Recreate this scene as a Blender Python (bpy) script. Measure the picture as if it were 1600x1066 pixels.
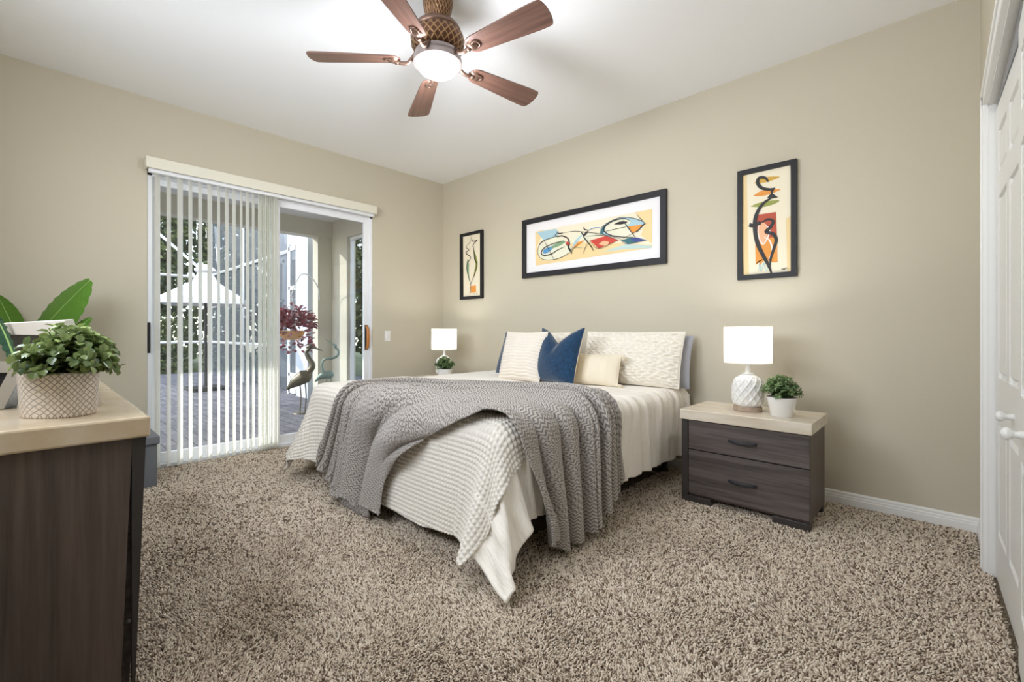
import bpy, bmesh, math, random
import numpy as np
from mathutils import Vector, Matrix
from math import pi, sin, cos, radians

for o in list(bpy.data.objects):
    bpy.data.objects.remove(o)
SC = bpy.context.scene
COL = SC.collection
rng = np.random.default_rng(7)
random.seed(7)

# ------------------------------------------------------------------ camera
F = 710.0                       # focal length in pixels of the 1600 wide frame
ANG = math.atan2(672.0, 710.0)
CAM = np.array([4.548, -3.544, 1.10])
FW = np.array([-sin(ANG), cos(ANG), 0.0])
RT = np.array([cos(ANG), sin(ANG), 0.0])
cd = bpy.data.cameras.new('camera')
cd.sensor_width = 36.0
cd.lens = F / 1600.0 * 36.0
cd.shift_y = -15.0 / 1600.0
cd.clip_start = 0.02
cam = bpy.data.objects.new('camera', cd)
COL.objects.link(cam)
cam.location = CAM
cam.rotation_euler = (pi / 2, 0, ANG)
SC.camera = cam

def ray(px, py):
    return FW + (px - 800.0) / F * RT + np.array([0, 0, (518.0 - py) / F])
def onwall(px, py, y=0.0):      # measuring helper: a point of the bed wall seen in the photograph -> (x, z)
    d = ray(px, py); t = (y - CAM[1]) / d[1]; p = CAM + t * d
    return float(p[0]), float(p[2])

# ------------------------------------------------------------------ world, sun, added fill light, exposure
w = bpy.data.worlds.new('sky'); SC.world = w; w.use_nodes = True
nt = w.node_tree; nt.nodes.clear()
sk = nt.nodes.new('ShaderNodeTexSky'); sk.sky_type = 'NISHITA'; sk.sun_disc = False
sk.sun_elevation = radians(38); sk.sun_rotation = radians(150); sk.air_density = 1.0; sk.dust_density = 0.8
hsv = nt.nodes.new('ShaderNodeHueSaturation'); hsv.inputs['Saturation'].default_value = 0.55
bg = nt.nodes.new('ShaderNodeBackground'); bg.inputs['Strength'].default_value = 0.75
wo = nt.nodes.new('ShaderNodeOutputWorld')
nt.links.new(sk.outputs[0], hsv.inputs['Color']); nt.links.new(hsv.outputs[0], bg.inputs[0]); nt.links.new(bg.outputs[0], wo.inputs[0])

sd = bpy.data.lights.new('sun', 'SUN'); sd.energy = 4.6; sd.angle = radians(0.6); sd.color = (1.0, 0.95, 0.87)
sun = bpy.data.objects.new('sun', sd); COL.objects.link(sun)
sun.rotation_euler = Vector((0.70, 0.60, -0.42)).to_track_quat('-Z', 'Y').to_euler()
sun.location = (-6, -8, 9)

# fill light added outside a made-up window in the unseen wall behind the camera
ad = bpy.data.lights.new('added_window_fill', 'AREA'); ad.shape = 'RECTANGLE'; ad.size = 2.4; ad.size_y = 1.0
ad.energy = 88; ad.color = (0.85, 0.915, 1.0)
al = bpy.data.objects.new('added_window_fill', ad); COL.objects.link(al)
al.location = (2.65, -4.24, 2.0); al.rotation_euler = (radians(82), 0, 0)

SC.view_settings.view_transform = 'Standard'
SC.view_settings.look = 'None'
SC.view_settings.gamma = 1.0
SC.view_settings.use_curve_mapping = False
SC.view_settings.exposure = -0.09
SC.cycles.use_denoising = True
SC.cycles.max_bounces = 10
SC.cycles.diffuse_bounces = 6
SC.cycles.transparent_max_bounces = 16
SC.cycles.sample_clamp_indirect = 6.0
SC.cycles.caustics_reflective = False
SC.cycles.caustics_refractive = False

# ------------------------------------------------------------------ materials
def lin(r, g, b):
    f = lambda c: (c / 255.0 / 12.92) if c / 255.0 <= 0.04045 else ((c / 255.0 + 0.055) / 1.055) ** 2.4
    return (f(r), f(g), f(b), 1.0)

class Mat:
    def __init__(s, name, rgb, rough=0.5, metal=0.0, spec=0.5, **kw):
        s.m = bpy.data.materials.new(name); s.m.use_nodes = True
        s.t = s.m.node_tree; s.b = s.t.nodes['Principled BSDF']
        s.b.inputs['Base Color'].default_value = lin(*rgb)
        s.b.inputs['Roughness'].default_value = rough
        s.b.inputs['Metallic'].default_value = metal
        s.b.inputs['Specular IOR Level'].default_value = spec
        for k, v in kw.items():
            s.b.inputs[k].default_value = v
    def n(s, typ, **kw):
        nd = s.t.nodes.new(typ)
        for k, v in kw.items():
            if k in nd.inputs: nd.inputs[k].default_value = v
            else: setattr(nd, k, v)
        return nd
    def l(s, a, b): s.t.links.new(a, b)
    def coord(s, kind='Object', scale=(1, 1, 1), rot=(0, 0, 0)):
        tc = s.n('ShaderNodeTexCoord'); mp = s.n('ShaderNodeMapping')
        mp.inputs['Scale'].default_value = scale; mp.inputs['Rotation'].default_value = rot
        s.l(tc.outputs[kind], mp.inputs[0]); return mp.outputs[0]
    def noise(s, vec, scale, detail=3.0, rough=0.5):
        nd = s.n('ShaderNodeTexNoise'); nd.inputs['Scale'].default_value = scale
        nd.inputs['Detail'].default_value = detail; nd.inputs['Roughness'].default_value = rough
        s.l(vec, nd.inputs['Vector']); return nd.outputs['Fac']
    def ramp(s, fac, stops):
        r = s.n('ShaderNodeValToRGB'); e = r.color_ramp.elements
        while len(e) < len(stops): e.new(0.5)
        for k, (p, c) in enumerate(stops):
            e[k].position = p; e[k].color = lin(*c)
        s.l(fac, r.inputs[0]); return r.outputs[0]
    def base(s, col): s.l(col, s.b.inputs['Base Color']); return s
    def bump(s, h, strength=0.3, dist=0.002):
        bp = s.n('ShaderNodeBump'); bp.inputs['Strength'].default_value = strength; bp.inputs['Distance'].default_value = dist
        s.l(h, bp.inputs['Height']); s.l(bp.outputs[0], s.b.inputs['Normal']); return s
    def translucent(s, fac, rgb):
        tr = s.n('ShaderNodeBsdfTranslucent'); tr.inputs[0].default_value = lin(*rgb)
        mx = s.n('ShaderNodeMixShader'); mx.inputs[0].default_value = fac
        out = s.t.nodes['Material Output']
        s.l(s.b.outputs[0], mx.inputs[1]); s.l(tr.outputs[0], mx.inputs[2]); s.l(mx.outputs[0], out.inputs[0]); return s

def wallmat(name, rgb, sc=130, st=0.25):
    m = Mat(name, rgb, 0.85, spec=0.25); v = m.coord('Object')
    m.bump(m.noise(v, sc, 3, 0.55), st, 0.003); return m.m

M = {}
M['wall'] = wallmat('beige_wall_paint', (200, 192, 173))
M['ceiling'] = wallmat('white_ceiling_paint', (248, 248, 249), 90, 0.2)
M['white'] = Mat('white_semi_gloss', (236, 235, 232), 0.4).m
M['door'] = Mat('closet_door_white', (232, 231, 227), 0.35).m
M['vinyl'] = Mat('almond_vinyl', (226, 222, 206), 0.45).m
M['lanai'] = wallmat('stucco_beige', (205, 201, 186), 60, 0.5)
M['lanaiceil'] = wallmat('lanai_ceiling_white', (235, 235, 235), 60, 0.3)
M['steel'] = Mat('brushed_steel', (170, 172, 178), 0.35, 0.9).m
M['black'] = Mat('black_plastic', (22, 22, 24), 0.5).m
M['dark'] = Mat('dark_frame', (38, 37, 41), 0.5, spec=0.3).m
M['blackframe'] = Mat('black_wood_frame', (32, 31, 34), 0.5, spec=0.3).m
M['matboard'] = Mat('mat_board_white', (236, 234, 236), 0.9, spec=0.1).m
M['alu'] = Mat('white_aluminium', (238, 240, 244), 0.4).m
M['bronze'] = Mat('statue_bronze', (104, 96, 80), 0.45, 0.5).m
M['verdigris'] = Mat('verdigris', (142, 160, 152), 0.55, 0.3).m
M['terracotta'] = Mat('terracotta', (205, 150, 90), 0.8).m

M['canvas'] = Mat('canopy_cloth', (235, 236, 238), 0.9, spec=0.1).m
M['orangewood'] = Mat('orange_wood', (190, 118, 50), 0.45).m
M['trunk'] = Mat('bark', (92, 78, 64), 0.9).m
M['cord'] = Mat('white_cord', (196, 190, 180), 0.5).m
M['soil'] = Mat('soil', (60, 48, 38), 0.95).m
M['greyroof'] = Mat('pale_blue_render', (205, 212, 224), 0.85).m

m = Mat('carpet_backing', (120, 106, 90), 0.95, spec=0.05); v = m.coord('Object')
m.base(m.ramp(m.noise(v, 120, 2, 0.6), [(0.35, (88, 74, 60)), (0.65, (158, 144, 126))])).bump(m.noise(v, 160, 2), 0.8, 0.01)
M['carpet'] = m.m
m = Mat('carpet_yarn', (180, 166, 146), 0.95, spec=0.05)
at = m.n('ShaderNodeAttribute'); at.attribute_name = 'tint'
m.base(m.ramp(at.outputs['Fac'], [(0.0, (104, 87, 73)), (0.22, (138, 120, 103)), (0.5, (214, 198, 179)), (0.8, (226, 213, 195)), (1.0, (240, 229, 213))]))
M['pile'] = m.m

def wood(name, dark, light, scale, axis='z', rough=0.45, bumpy=0.12):
    m = Mat(name, dark, rough)
    sc = {'x': (1.2, 26, 26), 'y': (26, 1.2, 26), 'z': (26, 26, 1.2)}[axis]
    v = m.coord('Object', tuple(c * scale for c in sc))
    n1 = m.noise(v, 1.6, 4, 0.65)
    m.base(m.ramp(n1, [(0.3, dark), (0.7, light)]))
    m.bump(n1, bumpy, 0.002); return m.m
M['espresso_h'] = wood('espresso_wood_grain_across', (58, 51, 50), (104, 94, 90), 1.0, 'x')
M['espresso_v'] = wood('espresso_wood_grain_upright', (68, 58, 53), (100, 87, 80), 1.0, 'z')
M['espresso'] = Mat('espresso_plain', (58, 53, 51), 0.45).m
M['fanwood'] = wood('walnut_blade', (84, 58, 49), (130, 95, 80), 0.8, 'x', 0.35)

m = Mat('cream_stone_top', (212, 196, 170), 0.07, spec=0.6); v = m.coord('Object', (3, 3, 3))
m.base(m.ramp(m.noise(v, 2.2, 5, 0.6), [(0.3, (198, 176, 144)), (0.7, (218, 203, 180))])); M['stone'] = m.m
m = Mat('pale_travertine_top', (226, 216, 198), 0.2); v = m.coord('Object', (2, 14, 14))
m.base(m.ramp(m.noise(v, 1.5, 5, 0.6), [(0.3, (206, 192, 170)), (0.7, (228, 218, 203))])); M['stone2'] = m.m

m = Mat('fan_bronze_lattice', (120, 92, 66), 0.4, 0.6); v = m.coord('UV', (1, 1, 1))
def lattice(m, v, freq, width=0.25):
    sp = m.n('ShaderNodeSeparateXYZ'); m.l(v, sp.inputs[0])
    outs = []
    for sgn in (1, -1):
        a = m.n('ShaderNodeMath', operation='MULTIPLY'); m.l(sp.outputs[1], a.inputs[0]); a.inputs[1].default_value = sgn
        b = m.n('ShaderNodeMath', operation='ADD'); m.l(sp.outputs[0], b.inputs[0]); m.l(a.outputs[0], b.inputs[1])
        c = m.n('ShaderNodeMath', operation='MULTIPLY'); m.l(b.outputs[0], c.inputs[0]); c.inputs[1].default_value = freq
        d = m.n('ShaderNodeMath', operation='PINGPONG'); m.l(c.outputs[0], d.inputs[0]); d.inputs[1].default_value = 0.5
        outs.append(d.outputs[0])
    mn = m.n('ShaderNodeMath', operation='MINIMUM'); m.l(outs[0], mn.inputs[0]); m.l(outs[1], mn.inputs[1])
    mp = m.n('ShaderNodeMapRange'); m.l(mn.outputs[0], mp.inputs[0]); mp.inputs[1].default_value = 0.0; mp.inputs[2].default_value = width
    return mp.outputs[0]
lt = lattice(m, v, 24)
m.base(m.ramp(lt, [(0.2, (168, 132, 92)), (0.6, (92, 62, 44))])).bump(lt, 0.6, -0.004)
M['bronzelattice'] = m.m
M['fanmetal'] = Mat('fan_bronze', (122, 96, 82), 0.35, 0.65).m
M['pewter'] = Mat('fan_pewter_ring', (150, 138, 134), 0.35, 0.6).m
m = Mat('quilted_ceramic', (222, 212, 200), 0.3); lt = lattice(m, m.coord('UV'), 62, 0.12)
m.base(m.ramp(lt, [(0.0, (160, 148, 136)), (0.8, (214, 203, 191))])).bump(lt, 0.7, 0.004); M['quiltpot'] = m.m
M['ceramic'] = Mat('white_ceramic', (236, 234, 230), 0.25).m
M['washwood'] = wood('washed_wood', (150, 128, 108), (186, 166, 146), 1.5, 'x', 0.7)

def emis(name, rgb, s, base=(255, 255, 255)):
    m = Mat(name, base, 0.4); m.b.inputs['Emission Color'].default_value = lin(*rgb); m.b.inputs['Emission Strength'].default_value = s; return m
M['bowl'] = emis('lit_glass_bowl', (245, 247, 255), 12.0).m
M['shade'] = Mat('white_linen_shade', (248, 247, 245), 0.9, spec=0.1).translucent(0.6, (255, 250, 242)).m
M['bulb'] = emis('lit_bulb', (255, 250, 242), 40.0).m
M['slat'] = Mat('vinyl_slat', (250, 249, 243), 0.5).translucent(0.5, (255, 255, 250)).m

# glass: clear with a weak reflection
m = bpy.data.materials.new('clear_glass'); m.use_nodes = True; t = m.node_tree; t.nodes.clear()
tr = t.nodes.new('ShaderNodeBsdfTransparent'); tr.inputs[0].default_value = (0.94, 0.96, 0.96, 1)
gl = t.nodes.new('ShaderNodeBsdfGlossy'); gl.inputs['Roughness'].default_value = 0.02
lw0 = t.nodes.new('ShaderNodeLayerWeight'); lw0.inputs['Blend'].default_value = 0.5
pw5 = t.nodes.new('ShaderNodeMath'); pw5.operation = 'POWER'; pw5.inputs[1].default_value = 4.0; t.links.new(lw0.outputs['Facing'], pw5.inputs[0])
lw = t.nodes.new('ShaderNodeMath'); lw.operation = 'MULTIPLY_ADD'; lw.inputs[1].default_value = 0.6; lw.inputs[2].default_value = 0.035; t.links.new(pw5.outputs[0], lw.inputs[0])
mx = t.nodes.new('ShaderNodeMixShader'); oo = t.nodes.new('ShaderNodeOutputMaterial')
t.links.new(lw.outputs[0], mx.inputs[0]); t.links.new(tr.outputs[0], mx.inputs[1]); t.links.new(gl.outputs[0], mx.inputs[2]); t.links.new(mx.outputs[0], oo.inputs[0])
M['glass'] = m
m = bpy.data.materials.new('insect_screen'); m.use_nodes = True; t = m.node_tree
tr = t.nodes.new('ShaderNodeBsdfTransparent'); mx = t.nodes.new('ShaderNodeMixShader'); mx.inputs[0].default_value = 0.42
pb = t.nodes['Principled BSDF']; pb.inputs['Base Color'].default_value = lin(96, 102, 110); pb.inputs['Roughness'].default_value = 0.8
t.links.new(tr.outputs[0], mx.inputs[1]); t.links.new(pb.outputs[0], mx.inputs[2]); t.links.new(mx.outputs[0], t.nodes['Material Output'].inputs[0])
M['screen'] = m

def cloth(name, rgb, rough=0.95, sheen=0.2, noise_sc=None, st=0.2):
    m = Mat(name, rgb, rough, spec=0.15); m.b.inputs['Sheen Weight'].default_value = sheen
    if noise_sc:
        v = m.coord('Object'); m.bump(m.noise(v, noise_sc, 3, 0.6), st, 0.004)
    return m
M['quilt'] = cloth('ivory_waffle_quilt', (230, 224, 214), noise_sc=500).m
M['quilt'] = M['quilt']
m = cloth('ivory_comforter', (248, 242, 232)); v = m.coord('UV', (14, 3, 1)); m.bump(m.noise(v, 2.2, 4, 0.6), 0.7, 0.03); M['comforter'] = m.m
M['mattress'] = cloth('mattress_ticking', (225, 222, 216)).m
m = cloth('blue_velvet', (20, 62, 100), 0.75, 0.5); v = m.coord('Object', (1, 1, 1))
nn = m.noise(v, 45, 5, 0.7); m.base(m.ramp(nn, [(0.3, (8, 36, 62)), (0.7, (26, 68, 102))])); m.bump(nn, 0.25, 0.003); M['velvet'] = m.m
M['creampillow'] = cloth('cream_cotton', (236, 225, 203), noise_sc=260, st=0.4).m
M['stripepillow'] = cloth('ribbed_cream_knit', (234, 225, 212), noise_sc=220, st=0.3).m
M['sham'] = cloth('ivory_ruffled_sham', (240, 233, 220), noise_sc=120, st=0.3).m
M['greypillow'] = cloth('light_grey_pillowcase', (176, 178, 188), noise_sc=60, st=0.2).m

# throw: woven herringbone zigzag
m = cloth('grey_herringbone_throw', (165, 158, 152), 0.95, 0.25)
sp = m.n('ShaderNodeSeparateXYZ'); m.l(m.coord('UV'), sp.inputs[0])
def mth(op, a, b=None):
    nd = m.n('ShaderNodeMath', operation=op)
    for k, x in enumerate((a, b)):
        if x is None: continue
        if isinstance(x, (int, float)): nd.inputs[k].default_value = x
        else: m.l(x, nd.inputs[k])
    return nd.outputs[0]
zig = mth('PINGPONG', mth('MULTIPLY', sp.outputs[1], 26.0), 0.5)
ph = mth('ADD', mth('MULTIPLY', sp.outputs[0], 54.0), mth('MULTIPLY', zig, 1.6))
wv = mth('PINGPONG', ph, 0.5)
mr = m.n('ShaderNodeMapRange'); m.l(wv, mr.inputs[0]); mr.inputs[1].default_value = 0.15; mr.inputs[2].default_value = 0.35
nz = m.noise(m.coord('UV'), 300, 2, 0.6)
hh = mth('ADD', mr.outputs[0], mth('MULTIPLY', nz, 0.5))
m.base(m.ramp(hh, [(0.2, (116, 110, 105)), (1.0, (184, 177, 170))])).bump(hh, 0.35, 0.003)
M['throw'] = m.m

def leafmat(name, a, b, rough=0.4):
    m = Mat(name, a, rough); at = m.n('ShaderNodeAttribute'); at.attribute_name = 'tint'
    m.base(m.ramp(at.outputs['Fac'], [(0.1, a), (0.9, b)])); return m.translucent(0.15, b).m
M['leaf'] = leafmat('planter_leaf', (38, 64, 30), (172, 190, 118), 0.28)
M['leaf2'] = leafmat('small_plant_leaf', (62, 92, 52), (170, 194, 136), 0.45)
M['treeleaf'] = leafmat('tree_leaf', (34, 46, 28), (112, 122, 70), 0.5)
M['redleaf'] = leafmat('red_foliage', (92, 34, 46), (190, 112, 124), 0.45)
m = Mat('broad_green_leaf', (92, 140, 52), 0.35); v = m.coord('UV', (34, 1, 1))
wv2 = m.n('ShaderNodeTexWave', wave_type='BANDS', bands_direction='X'); wv2.inputs['Scale'].default_value = 0.8; wv2.inputs['Distortion'].default_value = 1.0
m.l(v, wv2.inputs['Vector'])
m.base(m.ramp(wv2.outputs['Fac'], [(0.0, (84, 134, 44)), (1.0, (108, 158, 62))])).bump(wv2.outputs['Fac'], 0.25, 0.004); m.translucent(0.2, (120, 170, 70)); M['broadleaf'] = m.m
m = Mat('dark_banana_leaf', (40, 76, 60), 0.35); v = m.coord('UV', (34, 1, 1))
wv2 = m.n('ShaderNodeTexWave', wave_type='BANDS', bands_direction='X'); wv2.inputs['Scale'].default_value = 0.8; m.l(v, wv2.inputs['Vector'])
m.base(m.ramp(wv2.outputs['Fac'], [(0.0, (30, 60, 46)), (1.0, (58, 98, 76))])); M['darkleaf'] = m.m
M['midrib'] = Mat('pale_midrib', (158, 190, 116), 0.45).m

m = Mat('grey_pavers', (150, 150, 158), 0.85)
bt = m.n('ShaderNodeTexBrick'); bt.inputs['Scale'].default_value = 1.0; bt.inputs['Brick Width'].default_value = 0.24; bt.inputs['Row Height'].default_value = 0.12
bt.inputs['Mortar Size'].default_value = 0.006; bt.inputs['Color1'].default_value = lin(138, 135, 142); bt.inputs['Color2'].default_value = lin(108, 106, 114); bt.inputs['Mortar'].default_value = lin(70, 66, 68)
m.l(m.coord('Object'), bt.inputs['Vector']); m.base(bt.outputs[0]); M['pavers'] = m.m
m = Mat('lawn_ground', (70, 84, 50), 0.95); m.base(m.ramp(m.noise(m.coord('Object'), 9, 4), [(0.3, (52, 62, 36)), (0.7, (98, 106, 62))])); M['ground'] = m.m
m = Mat('grey_leatherette', (112, 116, 122), 0.5); M['ottoman'] = m.m
M['silver'] = Mat('silver_blue_edge', (176, 190, 208), 0.25, 0.5).m
M['taupe'] = Mat('taupe_frame_face', (158, 152, 142), 0.6).m
M['offwhite'] = Mat('offwhite_frame', (214, 208, 200), 0.6).m

# ------------------------------------------------------------------ mesh builder
class MB:
    def __init__(s): s.v = []; s.f = []; s.mi = []; s.uv = {}; s.n = 0
    def add(s, verts, faces, mi=0, uvs=None):
        verts = np.asarray(verts, float).reshape(-1, 3); o = s.n
        s.v.append(verts); s.n += len(verts)
        for k, f in enumerate(faces):
            s.f.append(tuple(int(i) + o for i in f)); s.mi.append(mi)
        if uvs is not None:
            for k, u in enumerate(uvs): s.uv[o + k] = u
        return s
    def box(s, lo, hi, b=0.0, mi=0):
        lo, hi = np.minimum(lo, hi).astype(float), np.maximum(lo, hi).astype(float)
        if b <= 0:
            v = [(x, y, z) for x in (lo[0], hi[0]) for y in (lo[1], hi[1]) for z in (lo[2], hi[2])]
            f = [(0, 1, 3, 2), (4, 6, 7, 5), (0, 4, 5, 1), (2, 3, 7, 6), (0, 2, 6, 4), (1, 5, 7, 3)]
            return s.add(v, f, mi)
        b = min(b, *((hi - lo) * 0.49))
        bm = bmesh.new(); bmesh.ops.create_cube(bm, size=1.0)
        for q in bm.verts:
            q.co = Vector([(lo[i] + hi[i]) / 2 + q.co[i] * (hi[i] - lo[i]) for i in range(3)])
        bmesh.ops.bevel(bm, geom=list(bm.edges), offset=b, segments=2, profile=0.5, affect='EDGES')
        return s.bm(bm, mi)
    def bm(s, bm, mi=0):
        bm.verts.index_update()
        s.add([q.co[:] for q in bm.verts], [[q.index for q in f.verts] for f in bm.faces], mi); bm.free(); return s
    def lathe(s, prof, c=(0, 0, 0), n=32, mi=0, cap=True):
        k = len(prof); V = []; U = []
        for i in range(n + 1):
            a = 2 * pi * i / n
            for j, (r, z) in enumerate(prof):
                V.append((c[0] + r * cos(a), c[1] + r * sin(a), c[2] + z)); U.append((i / n, z))
        Fc = []
        for i in range(n):
            for j in range(k - 1):
                a, b_ = i * k + j, (i + 1) * k + j
                Fc.append((a, b_, b_ + 1, a + 1))
        s.add(V, Fc, mi, U)
        if cap:
            for (r, z), rev in ((prof[0], True), (prof[-1], False)):
                if r > 1e-5:
                    V = [(c[0] + r * cos(2 * pi * i / n), c[1] + r * sin(2 * pi * i / n), c[2] + z) for i in range(n)]
                    idx = list(range(n)); s.add(V, [idx[::-1] if rev else idx], mi)
        return s
    def tube(s, pts, r, n=8, mi=0, cap=True):
        P = np.asarray(pts, float); k = len(P)
        R = np.full(k, r) if np.isscalar(r) else np.asarray(r, float)
        T = np.gradient(P, axis=0); T /= np.linalg.norm(T, axis=1)[:, None] + 1e-12
        up = np.array([0, 0, 1.0]) if abs(T[0][2]) < 0.9 else np.array([1.0, 0, 0])
        V = []
        nrm = np.cross(T[0], up); nrm /= np.linalg.norm(nrm)
        for i in range(k):
            nrm = nrm - T[i] * (nrm @ T[i]); nrm /= np.linalg.norm(nrm) + 1e-12
            bn = np.cross(T[i], nrm)
            for j in range(n):
                a = 2 * pi * j / n; V.append(P[i] + R[i] * (cos(a) * nrm + sin(a) * bn))
        Fc = [(i * n + j, i * n + (j + 1) % n, (i + 1) * n + (j + 1) % n, (i + 1) * n + j) for i in range(k - 1) for j in range(n)]
        if cap: Fc += [tuple(range(n))[::-1], tuple((k - 1) * n + j for j in range(n))]
        return s.add(V, Fc, mi)
    def grid(s, G, mi=0, uv=None, flip=False):
        a, b = G.shape[:2]
        I = np.arange(a * b).reshape(a, b)
        q = np.stack([I[:-1, :-1], I[1:, :-1], I[1:, 1:], I[:-1, 1:]], -1).reshape(-1, 4)
        if flip: q = q[:, ::-1]
        return s.add(G.reshape(-1, 3), q, mi, None if uv is None else uv.reshape(-1, 2))
    def build(s, name, mat, parent=None, smooth=None, tint=None):
        V = np.concatenate(s.v) if s.v else np.zeros((0, 3))
        if parent is not None:
            V = V - WORLD(parent)
        me = bpy.data.meshes.new(name)
        me.from_pydata(V.tolist(), [], s.f)
        mats = mat if isinstance(mat, (list, tuple)) else [mat]
        for mm in mats: me.materials.append(mm)
        if len(mats) > 1: me.polygons.foreach_set('material_index', np.array(s.mi, np.int32))
        if s.uv:
            lay = me.uv_layers.new(name='UVMap'); li = np.zeros(len(me.loops), np.int32); me.loops.foreach_get('vertex_index', li)
            arr = np.zeros((s.n, 2)); ks = np.fromiter(s.uv.keys(), int); arr[ks] = np.array(list(s.uv.values()))
            lay.data.foreach_set('uv', arr[li].ravel())
        if tint is not None:
            a = me.attributes.new('tint', 'FLOAT', 'POINT'); a.data.foreach_set('value', np.asarray(tint, np.float32))
        me.update()
        if smooth is not None:
            me.polygons.foreach_set('use_smooth', np.ones(len(me.polygons), bool))
            if smooth < 180: me.set_sharp_from_angle(angle=radians(smooth))
        o = bpy.data.objects.new(name, me); COL.objects.link(o)
        if parent is not None: o.parent = parent
        return o

def WORLD(o):
    p = np.zeros(3)
    while o is not None: p = p + np.array(o.location[:]); o = o.parent
    return p
def tag(o, label=None, cat=None, group=None, kind=None):
    for k, v in (('label', label), ('category', cat), ('group', group), ('kind', kind)):
        if v: o[k] = v
    return o
def thing(name, label, cat, loc=(0, 0, 0), group=None):
    o = bpy.data.objects.new(name, None); COL.objects.link(o); o.location = loc; o.empty_display_size = 0.1
    return tag(o, label, cat, group)
def struct(name, mb, mat, parent=None, smooth=None):
    o = mb.build(name, mat, parent, smooth)
    if parent is None: o['kind'] = 'structure'
    return o
def dup(root, dx, label):
    r = root.copy(); COL.objects.link(r); r.location = Vector(root.location) + Vector(dx); r['label'] = label
    for ch in list(root.children):
        c = ch.copy(); COL.objects.link(c); c.parent = r
        for g in list(ch.children):
            d = g.copy(); COL.objects.link(d); d.parent = c
    return r
def bez(pts, n=24):              # Catmull-Rom through the points
    P = np.asarray(pts, float); P = np.vstack([2 * P[0] - P[1], P, 2 * P[-1] - P[-2]]); out = []
    m_ = len(P) - 3
    for i in range(m_):
        for k in range(n):
            t = k / n; a, b, c, d = P[i:i + 4]
            out.append(0.5 * (2 * b + (c - a) * t + (2 * a - 5 * b + 4 * c - d) * t * t + (3 * b - a - 3 * c + d) * t ** 3))
    out.append(P[-2]); return np.array(out)

# ================================================================== the setting
H = 2.946
struct('floor', MB().box((-0.15, -4.17, -0.06), (5.45, 0.12, 0.0)), M['carpet'])
struct('ceiling', MB().box((-0.15, -4.17, H), (5.45, 0.12, H + 0.1)), M['ceiling'])
struct('wall_back', MB().box((-0.15, 0.0, 0.0), (5.45, 0.12, H)), M['wall'])
OY0, OY1, OZ = -2.92, -0.965, 2.37          # sliding door opening
wl = MB().box((-0.15, -4.17, 0), (0, OY0, H)).box((-0.15, OY1, 0), (0, 0, H)).box((-0.15, OY0, OZ), (0, OY1, H))
struct('wall_left', wl, M['wall'])
CY0, CY1, CZ = -3.35, -0.568, 2.13          # closet opening
wr = MB().box((4.70, CY1, 0), (4.79, 0, H)).box((4.70, -4.05, 0), (4.79, CY0, H)).box((4.70, CY0, CZ), (4.79, CY1, H))
struct('wall_right', wr, M['wall'])
struct('wall_closet', MB().box((5.35, -4.05, 0), (5.45, 0, H)), M['wall'])
WX0, WX1, WZ0, WZ1 = 1.45, 3.85, 1.50, 2.50  # opening added to the front wall to let fill light in
wf = MB().box((0, -4.17, 0), (WX0, -4.05, H)).box((WX1, -4.17, 0), (5.35, -4.05, H)).box((WX0, -4.17, 0), (WX1, -4.05, WZ0)).box((WX0, -4.17, WZ1), (WX1, -4.05, H))
struct('wall_front', wf, M['wall'])
wn = MB().box((WX0, -4.13, WZ0), (WX0 + .05, -4.08, WZ1)).box((WX1 - .05, -4.13, WZ0), (WX1, -4.08, WZ1)).box((WX0, -4.13, WZ0), (WX1, -4.08, WZ0 + .05)).box((WX0, -4.13, WZ1 - .05), (WX1, -4.08, WZ1)).box((2.63, -4.13, WZ0), (2.67, -4.08, WZ1))
struct('added_window_1', wn, M['alu'])  # unseen window, made up to go with the added fill light
struct('added_sun_shield', MB().box((-.15, -7.4, H + .0), (5.45, -4.171, H + .1)), M['lanaiceil'])  # unseen eave, added to keep the sun out of the made-up window

def baseboard(mb, a, b, n, h=0.085):
    a = np.array(a, float); b = np.array(b, float); n = np.array(n, float)
    prof = [(0.0, 0.0), (0.014, 0.0), (0.014, h * .52), (0.011, h * .56), (0.011, h * .68), (0.008, h * .74), (0.008, h * .88), (0.004, h * .97), (0.0, h)]
    G = np.array([[np.append(p + n * d, z) for d, z in prof] for p in (a, b)])
    mb.grid(G)
    mb.add(G[0], [tuple(range(len(prof)))]); mb.add(G[1], [tuple(range(len(prof)))[::-1]])
    return mb
struct('baseboard_back', baseboard(MB(), (4.699, -0.0005), (0.001, -0.0005), (0, -1)), M['white'])
struct('baseboard_right', baseboard(MB(), (4.6995, -0.50), (4.6995, -0.002), (-1, 0)), M['white'])
bl = baseboard(MB(), (0.0005, OY1 + .02), (0.0005, -0.002), (1, 0)); baseboard(bl, (0.0005, -4.04), (0.0005, OY0 - .02), (1, 0))
struct('baseboard_left', bl, M['white'])

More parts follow.
